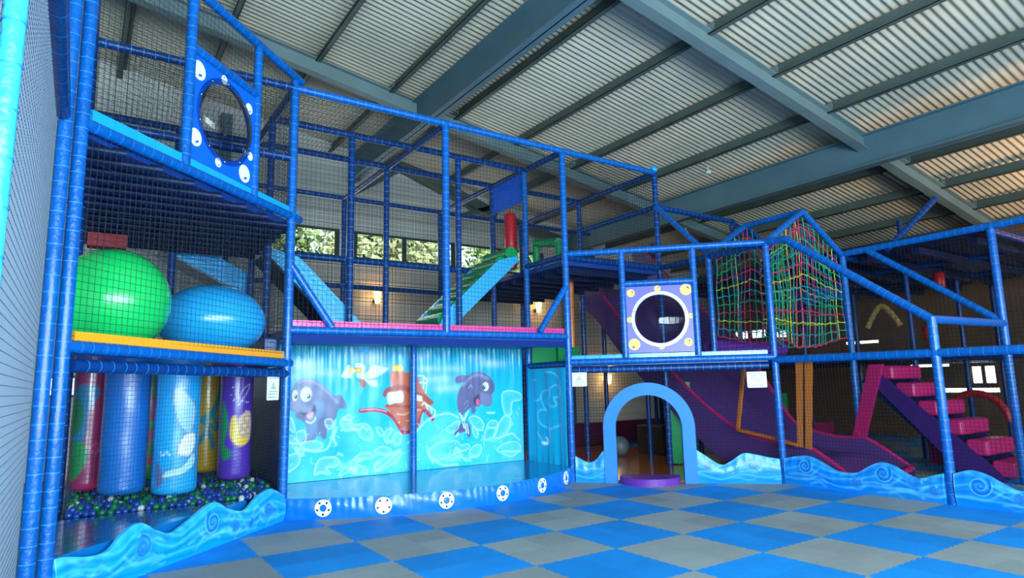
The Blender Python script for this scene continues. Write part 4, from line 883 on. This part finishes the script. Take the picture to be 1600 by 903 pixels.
def art_mustard(c):
    B_ = (25, 135, 150)
    for P, w_ in (([(-20, 78), (-8, 74), (6, 82), (18, 110), (20, 120)], 4), ([(-2, 80), (0, 60), (-8, 46), (-14, 40)], 3.6), ([(2, 60), (8, 48), (10, 38)], 3.6), ([(14, 100), (10, 80), (16, 66)], 3.2), ([(-4, 74), (14, 62), (20, 70)], 3)): c.line(P, B_, w_, 1, 1.2)
def art_purple(c):
    c.fill([(-20, 105), (-12, 90), (-10, 70), (-14, 50), (-4, 38), (-8, 30), (-18, 32), (-22, 60)], (20, 140, 85), 1.3); c.fill([(-6, 82), (0, 86), (4, 70), (10, 58), (22, 60), (20, 52), (6, 46), (-6, 58)], (245, 205, 70), 1.3)
    c.fill([(4, 84), (18, 92), (24, 80), (24, 60), (10, 58), (5, 66)], (225, 190, 160), 1.2)
    for q in ((16, 82), (12, 72), (18, 66), (10, 64)): c.ell(q[0], q[1], 5, 4.5, (235, 205, 175)); c.rimfill([(q[0] - 5, q[1]), (q[0], q[1] + 4.5), (q[0] + 5, q[1]), (q[0], q[1] - 4.5)], (150, 110, 80), 0, 1, .8)
    c.line([(2, 100), (14, 118), (18, 128), (8, 122), (4, 108), (16, 104)], (220, 215, 250), .6, .8)
    for q in ((-8, 115), (-4, 108), (12, 92), (-6, 125)): c.ell(q[0], q[1], .9, .9, (235, 235, 255))
none = lambda c: None
for i, (x, y, zb, r, col, art, lb) in enumerate([(-2.15, .75, .5, .2, (140, 30, 85), art_maroon, 'maroon pink hanging bag with green and blue shapes, leftmost over the ball pit'), (-1.8, .2, .48, .245, (8, 106, 192), none, 'plain blue hanging bag beside the maroon one'),
        (-1.52, 1.3, .5, .2, (20, 150, 80), art_green, 'green hanging bag with red spots, half hidden behind the blue bag'), (-1.28, -.05, .46, .245, (20, 165, 235), art_cyan, 'light blue hanging bag printed with a pale sea creature'),
        (-.73, 1.45, .52, .2, (190, 150, 30), art_mustard, 'mustard yellow hanging bag with teal twigs'), (-.47, .72, .47, .21, (85, 50, 175), art_purple, 'purple hanging bag printed with a green and yellow shape, rightmost over the ball pit')]):
    bag(x, y, zb, r, col, art, lb)

def giant(c, R, sq, m, label, cap=None):
    b = MB(); nu, nv = 48, 32
    P = []
    for i in range(nv + 1):
        ph = PI * i / nv; row = []
        for j in range(nu + 1):
            t = 2 * PI * j / nu; k = 1 + .004 * math.sin(8 * t) * math.sin(ph) ** 2
            z = math.cos(ph); z = max(z, -.955)
            row.append((c[0] + R * k * math.sin(ph) * math.cos(t), c[1] + R * k * math.sin(ph) * math.sin(t), c[2] + R * sq * z))
        P.append(row)
    o = b.grid(P).build('giant_ball', M[m]); tag(o, label, 'ball'); return o
o = giant((-2.07, -1.15, 2.6), .545, 1.0, 'ballg', 'giant glossy green ball on the left platform')
giant((-.94, 0, 2.545), .64, .725, 'ballb', 'giant squashed light blue ball on the left platform')
tag(MB().box((-2.33, .0, 3.40), (-1.93, .2, 3.56)).build('hanging_pad', M['dred']), 'small red padded beam above the giant green ball', 'padding')

# ================================================================== BUBBLE WINDOWS
def bubble(org, d, w_, z0, z1, th, mboard, mdot, mdash, cc, Rr, dots, label, outward=1, rimm='rim'):
    "framed board with a clear dome; org = ground point at its left, d = direction along it"
    org = Vector((*org, 0)); d = Vector((*d, 0)).normalized(); n = Vector((d.y, -d.x, 0)) * outward
    W3 = lambda s_, z, o=0: org + d * s_ + n * o + Vector((0, 0, z))
    t = thing('bubble_window_panel', tuple(W3(w_ / 2, z0)), label, 'window panel')
    # board with round hole
    b = MB(); k = 48; circ = [(cc[0] + Rr * math.cos(a_), cc[1] + Rr * math.sin(a_)) for a_ in [2 * PI * i / k for i in range(k)]]
    def onrect(a_):
        cx, cz = math.cos(a_), math.sin(a_); ts = []
        if cx > 1e-9: ts.append((w_ - cc[0]) / cx)
        if cx < -1e-9: ts.append(-cc[0] / cx)
        if cz > 1e-9: ts.append((z1 - cc[1]) / cz)
        if cz < -1e-9: ts.append((z0 - cc[1]) / cz)
        q = min(ts); return (cc[0] + q * cx, cc[1] + q * cz)
    angs = sorted([2 * PI * i / k for i in range(k)] + [math.atan2(z - cc[1], x - cc[0]) % (2 * PI) for x in (0, w_) for z in (z0, z1)])
    for o in (th / 2, -th / 2):
        I = [W3(cc[0] + Rr * math.cos(a_), cc[1] + Rr * math.sin(a_), o) for a_ in angs]; O = [W3(*onrect(a_), o) for a_ in angs]; m_ = len(angs)
        b.add(I + O, [(i, (i + 1) % m_, (i + 1) % m_ + m_, i + m_) for i in range(m_)])
    I = [W3(x, z, th / 2) for x, z in circ]; O = [W3(x, z, -th / 2) for x, z in circ]; b.add(I + O, [(i, (i + 1) % k, (i + 1) % k + k, i + k) for i in range(k)])
    R4 = [(0, z0), (w_, z0), (w_, z1), (0, z1)]; I = [W3(x, z, th / 2) for x, z in R4]; O = [W3(x, z, -th / 2) for x, z in R4]; b.add(I + O, [(i, (i + 1) % 4, (i + 1) % 4 + 4, i + 4) for i in range(4)])
    # printed bubbles on the board face
    for (x, z, r, da) in dots:
        b.add([W3(x + r * math.cos(a_), z + r * math.sin(a_), th / 2 + .002) for a_ in np.linspace(0, 2 * PI, 28, endpoint=False)], [tuple(range(28))], 1)
        px, pz = x + r * .5 * math.cos(da), z + r * .5 * math.sin(da)
        b.add([W3(px + r * .3 * math.cos(a_) * math.cos(da + 1.57) - r * .14 * math.sin(a_) * math.sin(da + 1.57), pz + r * .3 * math.cos(a_) * math.sin(da + 1.57) + r * .14 * math.sin(a_) * math.cos(da + 1.57), th / 2 + .004) for a_ in np.linspace(0, 2 * PI, 14, endpoint=False)], [tuple(range(14))], 2)
    b.build('board', [M[mboard], M[mdot], M[mdash]], t)
    # dome
    P = [[W3(cc[0] + Rr * math.cos(ph) * math.cos(a_), cc[1] + Rr * math.cos(ph) * math.sin(a_), th / 2 + Rr * .42 * math.sin(ph)) for a_ in np.linspace(0, 2 * PI, 49)] for ph in np.linspace(0, PI / 2, 16)]
    MB().grid(P).build('dome', M['acrylic'], t)
    rg = MB(); P = [[W3(cc[0] + r * math.cos(a_), cc[1] + r * math.sin(a_), o) for r, o in ((Rr - .005, th / 2 + .002), (Rr - .005, th / 2 + .014), (Rr + .055, th / 2 + .014), (Rr + .055, th / 2 + .002))] for a_ in np.linspace(0, 2 * PI, 49)]
    rg.grid(P, smooth=False); rg.build('rim', M[rimm], t)
    bt = [PI / 10 + 2 * PI * i / 10 for i in range(10)]
    for a_ in bt:
        p = W3(cc[0] + (Rr + .03) * math.cos(a_), cc[1] + (Rr + .03) * math.sin(a_), th / 2 + .012); MB().sphere(p, .013, 10, 6).build('bolt', M['chrome'], t)
sq2 = math.sqrt(2)
# left: along the left chamfer, running from the (-1.52,-1.52) post to the (-.64,-.64) post
bubble((-1.47, -1.47), (1, 1), 1.13, 4.16, 5.36, .02, 'blueboard', 'white', 'blueboard', (.56, 4.79), .45,
       [(.06, 5.2, .11, -1.2), (.50, 5.3, .055, 1.9), (1.0, 5.16, .07, -1.2), (.06, 4.42, .1, -1.0), (1.06, 4.56, .055, 2.5), (.46, 4.27, .055, -1.2), (.96, 4.3, .11, -1.2)], 'blue board with white bubbles and a clear dome, high at the upper left', rimm='acrylic')
# the first posts of the frame stand at both edges of each board
bubble((5.6, -.74), (1, -1), 1.13, 2.17, 3.33, .02, 'violet', 'yellow', 'purple', (.565, 2.75), .43,
       [(.09, 3.22, .07, .6), (.55, 3.28, .055, .8), (1.03, 3.24, .10, .8), (.05, 2.75, .05, -1.8), (1.09, 2.78, .045, .6), (.11, 2.32, .10, -1.9), (.57, 2.27, .05, -2.4), (1.02, 2.33, .07, 1.0)], 'violet board with yellow bubbles and a clear dome above the arch')

# ================================================================== SIGNS
def sign(org, d, w_, h, z, label, rows, logo=True):
    org = Vector((*org, 0)); d = Vector((*d, 0)).normalized(); n = Vector((d.y, -d.x, 0)); W3 = lambda s_, zz, o=0: org + d * s_ + n * (.02 + o) + Vector((0, 0, z + zz))
    b = MB(); b.slab([W3(0.01, 0), W3(w_ - .01, 0), W3(w_, .01), W3(w_, h - .01), W3(w_ - .01, h), W3(.01, h), W3(0, h - .01), W3(0, .01)], n, .006)
    def rect(x0, x1, y0, y1, m): b.add([W3(x0 * w_, y0 * h, .0075), W3(x1 * w_, y0 * h, .0075), W3(x1 * w_, y1 * h, .0075), W3(x0 * w_, y1 * h, .0075)], [(0, 1, 2, 3)], m)
    r3 = random.Random(int(w_ * 1000) + len(rows))
    for (y, x0, x1, hh) in rows:
        x = x0
        while x < x1:
            k = r3.uniform(.02, .045); rect(x, min(x + k, x1), y - hh / 2, y + hh / 2, 1); x += k + .014
            if r3.random() < .16: x += .03
    if logo:
        for s_ in (-1, 1):
            a = [(.5, .72), (.5 + s_ * .2, .45), (.5 + s_ * .15, .45), (.5, .66)]
            b.add([W3(x * w_, y * h, .0076) for x, y in a], [(0, 1, 2, 3)], 2)
        b.add([W3((.5 + .045 * math.cos(a_)) * w_, (.5 + .06 * math.sin(a_)) * h, .0077) for a_ in np.linspace(0, 2 * PI, 12, endpoint=False)], [tuple(range(12))], 3)
    for x, y in ((.05, .92), (.95, .92), (.05, .08), (.95, .08)):
        b.add([W3((x + .02 * math.cos(a_)) * w_, (y + .025 * math.sin(a_)) * h, .008) for a_ in np.linspace(0, 2 * PI, 8, endpoint=False)], [tuple(range(8))], 1)
    o = b.build('notice_sign', [M['white'], M['grey'], M['green'], M['red']]); tag(o, label, 'sign')
ld = (math.sqrt(.5), math.sqrt(.5)); rd = (math.sqrt(.5), -math.sqrt(.5))
sign((-.33 * .7071 - .105, -.33 * .7071 - .105), (1, 1), .27, .31, 1.54, 'white notice with a small chevron logo beside the mural, hung on the left netting', [(.9, .08, .92, .03), (.36, .15, .85, .035), (.25, .1, .9, .03), (.12, .12, .8, .035)])
sign((4.86 + .04 * .7071, -.04 * .7071), (1, -1), .27, .24, 1.62, 'white notice with a green chevron logo left of the arch', [(.9, .05, .9, .03), (.34, .2, .8, .04), (.22, .12, .88, .04), (.1, .15, .6, .035)])
sign((4.86 + 2.97 * .7071, -2.97 * .7071), (1, -1), .31, .26, 1.54, 'white notice with rows of dark lettering under the right platform edge', [(.87, .07, .92, .06), (.74, .15, .85, .055), (.6, .15, .87, .055), (.46, .25, .76, .06), (.3, .48, .56, .05), (.16, .18, .87, .05), (.07, .1, .93, .02)], logo=False)

# ================================================================== SLIDES, STAIRS AND OTHER PLAY EQUIPMENT
# light blue ramp slide inside the central frame
def ramp(name, x0, z0, x1, z1, ya, yb, mside, mbed, label, side_h=.34, cat='slide', curve=False):
    t = thing(name, ((x0 + x1) / 2, (ya + yb) / 2, min(z0, z1)), label, cat)
    for y in (ya, yb):
        P = []; n = 26; o = []
        for i in range(n + 1):
            s_ = i / n; x = x0 + (x1 - x0) * s_; z = z0 + (z1 - z0) * s_
            o.append((x, y, z))
        L = math.hypot(x1 - x0, z1 - z0); nx, nz = -(z1 - z0) / L, (x1 - x0) / L
        if nz < 0: nx, nz = -nx, -nz
        up_ = [(p[0] + nx * side_h * min(1, .35 + 4 * min(i, n - i) / n), p[1], p[2] + nz * side_h * min(1, .35 + 4 * min(i, n - i) / n)) for i, p in enumerate(o)]
        b = MB(); b.slab([o[0], o[-1]] + up_[::-1], (0, 1, 0), .06); b.build('side_wall', M[mside], t)
    b = MB(); b.bar((x0, (ya + yb) / 2 + .03, z0 + .03), (x1, (ya + yb) / 2 + .03, z1 + .03), abs(yb - ya) - .07, .08); b.build('bed', M[mbed], t)
    return t
ramp('slide', .0, 3.78, 1.62, 2.2, 1.34, 2.2, 'cyantube', 'navy', 'light blue sided slide coming down to the pink-edged platform inside the central frame')
ramp('slide', -1.35, 3.95, -.0, 3.25, 2.55, 3.35, 'cyan', 'silver', 'second light blue sided slide with a silver grey bed behind the giant blue ball')
t = ramp('stairs', 4.75, 4.1, 3.0, 2.5, 1.3, 2.3, 'cyantube', 'navy', 'green soft stairs with light blue sides climbing right inside the central frame', .3, 'stairs')
for i in range(7):
    s_ = (i + .5) / 7; x = 4.75 - 1.75 * s_; z = 4.16 - 1.6 * s_ + .19
    b = MB(); b.tube([(x, 1.38, z), (x, 2.28, z)], .14, 18); b.build('step', M['green'], t)
tag(MB().tube([(4.86, 1.75, 4.0), (4.86, 1.75, 4.05), (4.86, 1.75, 5.1), (4.86, 1.75, 5.16)], [.10, .125, .125, .1], 20).tube([(4.86, 1.75, 5.16), (4.86, 1.75, 5.3)], .012, 6).build('punch_bag', M['red']), 'slim red hanging bag above the green stairs', 'hanging bag')
tag(MB().tube([(4.95, .3, 4.02), (4.95, .3, 4.28)], .07, 16).tube([(4.95, .3, 4.28), (4.95, 1.0, 4.4)], .09, 16).tube([(4.95, 1.0, 4.4), (4.95, 1.0, 4.02)], .07, 16).build('roller_hurdle', M['green']), 'green padded roller hurdle on the upper deck right of the stairs', 'play roller')
tag(MB().tube([(6.02, 1.3, 2.07), (6.02, 1.3, 3.82)], .075, 18).build('padded_pole', M['amber']), 'amber orange padded pole standing on the right platform', 'pole')

# purple wave slide
PR = [(2.95, 4.0), (2.4, 3.7), (1.75, 3.0), (1.04, 2.32), (.19, 1.62), (-.6, .98), (-1.39, .5), (-2.1, .33), (-2.6, .34), (-2.95, .24), (-3.25, .12), (-3.38, .06)]
sl = thing('wave_slide', (8.6, -.4, 0), 'wide deep purple wave slide with magenta edges behind the wave boards at the right', 'slide')
prof = catmull(PR, False, 6); prof = [(a_, max(b_, .05)) for a_, b_ in prof]
X0, X1 = 7.7, 9.5
def edge_h(d): return .24 if d > -2.6 else max(.04, .24 - (-2.6 - d) * .26)
b = MB(); P = [[(X0 + (X1 - X0) * j / 16, a_ - .02 * math.sin(j), b_ + .02 * math.sin(PI * j / 16)) for j in range(17)] for a_, b_ in prof]; b.grid(P)
P2 = [[(x, y, z - .06) for x, y, z in row] for row in P]; b.grid(P2); b.build('bed', M['dpurple'], sl)
for X, sgn in ((X0, -1), (X1, 1)):
    hi = (lambda d: edge_h(d)) if sgn < 0 else (lambda d: edge_h(d) + (.0 if d < -1.2 else min(.9, (d + 1.2) * .9)))
    b = MB(); g = [[(X, a_, max(.0, b_ - .42 - .1 * (a_ > -1))), (X, a_, b_ + hi(a_)), (X + sgn * .07, a_, b_ + hi(a_)), (X + sgn * .07, a_, max(.0, b_ - .42 - .1 * (a_ > -1)))] for a_, b_ in prof]
    g = [row + [row[0]] for row in g]; b.grid(g, smooth=False); w_ = b.build('side_wall', M['dpurple'], sl)
    MB().tube([(X + sgn * .035, a_, b_ + hi(a_) + .01) for a_, b_ in prof], .038, 10).build('magenta_edge', M['magenta'], w_)
MB().tube([(X0, -3.36, .13), (X0 + .6, -3.46, .12), (X1 - .5, -3.46, .12), (X1, -3.36, .13)], .05, 12).build('end_lip', M['magenta'], sl)
b = MB()
for z_ in (1.4, 2.8): 
    for x_ in (7.8, 9.4): b.tube([(x_, 1.0 if z_ < 2 else 2.3, 0.03), (x_, 1.0 if z_ < 2 else 2.3, z_ + .3)], .05, 10)
b.build('support_leg', M['tube2'], sl)

# orange-edged opening in the netting over the slide
og = thing('net_opening', (7.45, -2.2, .6), 'orange-bound zipped opening in the net beside the purple slide', 'net opening')
zz_ = [(-1.72, 1.98), (-1.48, .80), (-2.26, .68), (-2.62, .60)]
b = MB()
for p_, q_ in zip(zz_, zz_[1:]): b.bar((7.45, p_[0], p_[1]), (7.45, q_[0], q_[1]), .05, .05, up=(1, 0, 0))
b.build('binding', M['amber'], og)
for y_, k in ((-2.92, .26), (-3.1, .0)): pass
MB().slab([(7.45, -2.74, .56), (7.45, -2.86, 1.98), (7.45, -2.99, 1.98), (7.45, -2.84, .55)], (1, 0, 0), .02).build('zip_tape', M['amber'], og)
MB().slab([(7.45, -2.60, .58), (7.45, -2.70, 1.98), (7.45, -2.83, 1.98), (7.45, -2.70, .57)], (1, 0, 0), .02).build('zip_tape', M['amber'], og)
MB().slab([(7.455, -2.70, .6), (7.455, -2.83, 1.98), (7.455, -2.86, 1.98), (7.455, -2.74, .6)], (1, 0, 0), .01).build('zip', M['black'], og)
tag(MB().slab([(9.66, -2.28, .5), (9.66, -2.74, 1.9), (9.66, -2.98, 1.9), (9.66, -2.5, .48)], (1, 0, 0), .08).build('sloping_pad', M['magenta']), 'magenta padded strap leaning beside the top of the soft steps', 'padding')
# magenta soft steps
sp_ = thing('soft_steps', (10.3, -3.8, 0), 'magenta foam steps with purple sides climbing left at the right of the picture', 'stairs')
n6 = 6
for i in range(n6):
    y = -4.75 + i * .33; z = .1 + i * .31
    o = MB().box((9.76, y, z - .03), (10.85, y + .32, z + .22)).build('step', M['magenta'], sp_); md = o.modifiers.new('bevel', 'BEVEL'); md.width = .05; md.segments = 4
for x in (9.74, 10.87): MB().slab([(x, -4.62, .0), (x, -4.55, .14), (x, -2.75, 1.86), (x, -2.6, 1.7), (x, -4.1, .0)], (1, 0, 0), .05).build('side_wall', M['purpled'], sp_)
MB().slab([(9.8, -4.5, .03), (9.8, -2.75, 1.75), (9.8, -2.5, 1.6), (9.8, -4.1, .0)], (1, 0, 0), 1.03).build('core', M['navy'], sp_)

# rainbow rope nets hung under the little gables
def rope_net(Y, label, zlow, lay=2, dy=.2, xr=(7.42, 9.6)):
    t = thing('rope_net', (8.5, Y, 2.3), label, 'climbing net', 'rainbow rope nets under the gable')
    cols = ['rt', 'rp', 'ry', 'rg', 'rt', 'rb', 'rt', 'rb', 'rp', 'rg']
    gz = lambda x: 3.95 + .7 * (1 - abs(x - 8.5) / 1.21)
    for l in range(lay):
        b = MB(); y0 = Y + l * dy
        def F(x, v):
            "v from 0 top to 1 bottom"
            sag = zlow(x); z = gz(x) - v * (gz(x) - sag); amp = .05 * math.sin(x * 7 + l) * v + .12 * v * v * math.sin(PI * (x - 7.3) / 2.4)
            return (x + .02 * math.sin(v * 11 + x * 5), y0 + amp, z + .012 * math.sin(x * 30 + l))
        nx = 15 if l == 0 else 13; nv = 11
        for i in range(nx + 1):
            x = xr[0] + (xr[1] - xr[0]) * i / nx; b.tube([F(x, v / 14) for v in range(15)], .0105, 5, (i * 3 + l) % 10, False)
        for j in range(1, nv + 1):
            ci = [2, 1, 0, 3, 1, 2, 0, 3, 1, 2, 0, 1][(j + l * 3) % 12]
            b.tube([F(xr[0] + (xr[1] - xr[0]) * i / 34, j / nv) for i in range(35)], .0105, 5, ci, False)
            for i in range(nx + 1): x = xr[0] + (xr[1] - xr[0]) * i / nx; b.sphere(F(x, j / nv), .021, 6, 4, ci)
        b.build('rope_layer', [M[c_] for c_ in cols], t)
rope_net(-2.38, 'rainbow rope net with a peaked top hanging in front, right of the corner post', lambda x: 2.45 - .22 * math.sin(PI * (x - 7.3) / 2.4), dy=.16)
rope_net(-1.3, 'rainbow rope net seen behind, left of the corner post', lambda x: 2.5 - .12 * math.sin(PI * (x - 7.3) / 2.4), lay=1, dy=.16)
tag(MB().tube([(7.4, -1.05, 2.28), (9.6, -1.05, 2.28)], .15, 20).build('roller', M['purple']), 'dark purple padded roller below the rope nets', 'play roller')
# background pieces
for a, b_, m, l in [((10.6, .2, .03), (11.6, .5, 1.35), 'green', 'green padded wall block behind the orange zip tape'), ((11.2, -3.2, .03), (11.9, -2.9, .95), 'magenta', 'dark red padded block under the magenta steps'),
                    ((12.6, 1.2, .03), (15.2, 1.5, .5), 'magenta', 'low dark red bench block far behind the steps')]: soft_block('padded_block', a, b_, m, l)
def hoop(c, r, rt_, m, label, axis='x', pointed=False):
    b = MB(); P = []
    for i in range(29):
        a_ = PI * i / 28; x = math.cos(a_) * r; z = math.sin(a_) * r * (1.25 if pointed else 1)
        if pointed: z = r * 1.35 * (1 - abs(math.cos(a_)) ** 1.5)
        P.append((c[0], c[1] - x, c[2] + z))
    o = b.tube(P, rt_, 12).build('arch_hoop', M[m]); tag(o, label, 'arch')
hoop((13.0, -3.1, .75), .55, .07, 'red', 'red arched hoop beyond the lowest magenta steps')
hoop((15.4, -.3, 3.0), .42, .07, 'gold', 'pointed golden arch moulding on the far dark wall', pointed=True)
tag(MB().box((12.5, -.9, 3.5), (12.55, .6, 3.9)).build('side_panel', M['blueboard']), 'blue board high in the background beyond the rope net', 'panel')
for x, y, z, l in ((12.3, -3.0, 3.75, 'small red hanging bag below the far high deck'), (13.4, -2.2, 2.75, 'small red hanging bag above the long blue rail at the right')):
    tag(MB().tube([(x, y, z - .3), (x, y, z - .28), (x, y, z), (x, y, z + .02)], [.08, .1, .1, .08], 16).build('punch_bag', M['red']), l, 'hanging bag')

for o in bpy.data.objects:
    if '_loc' in o: del o['_loc']
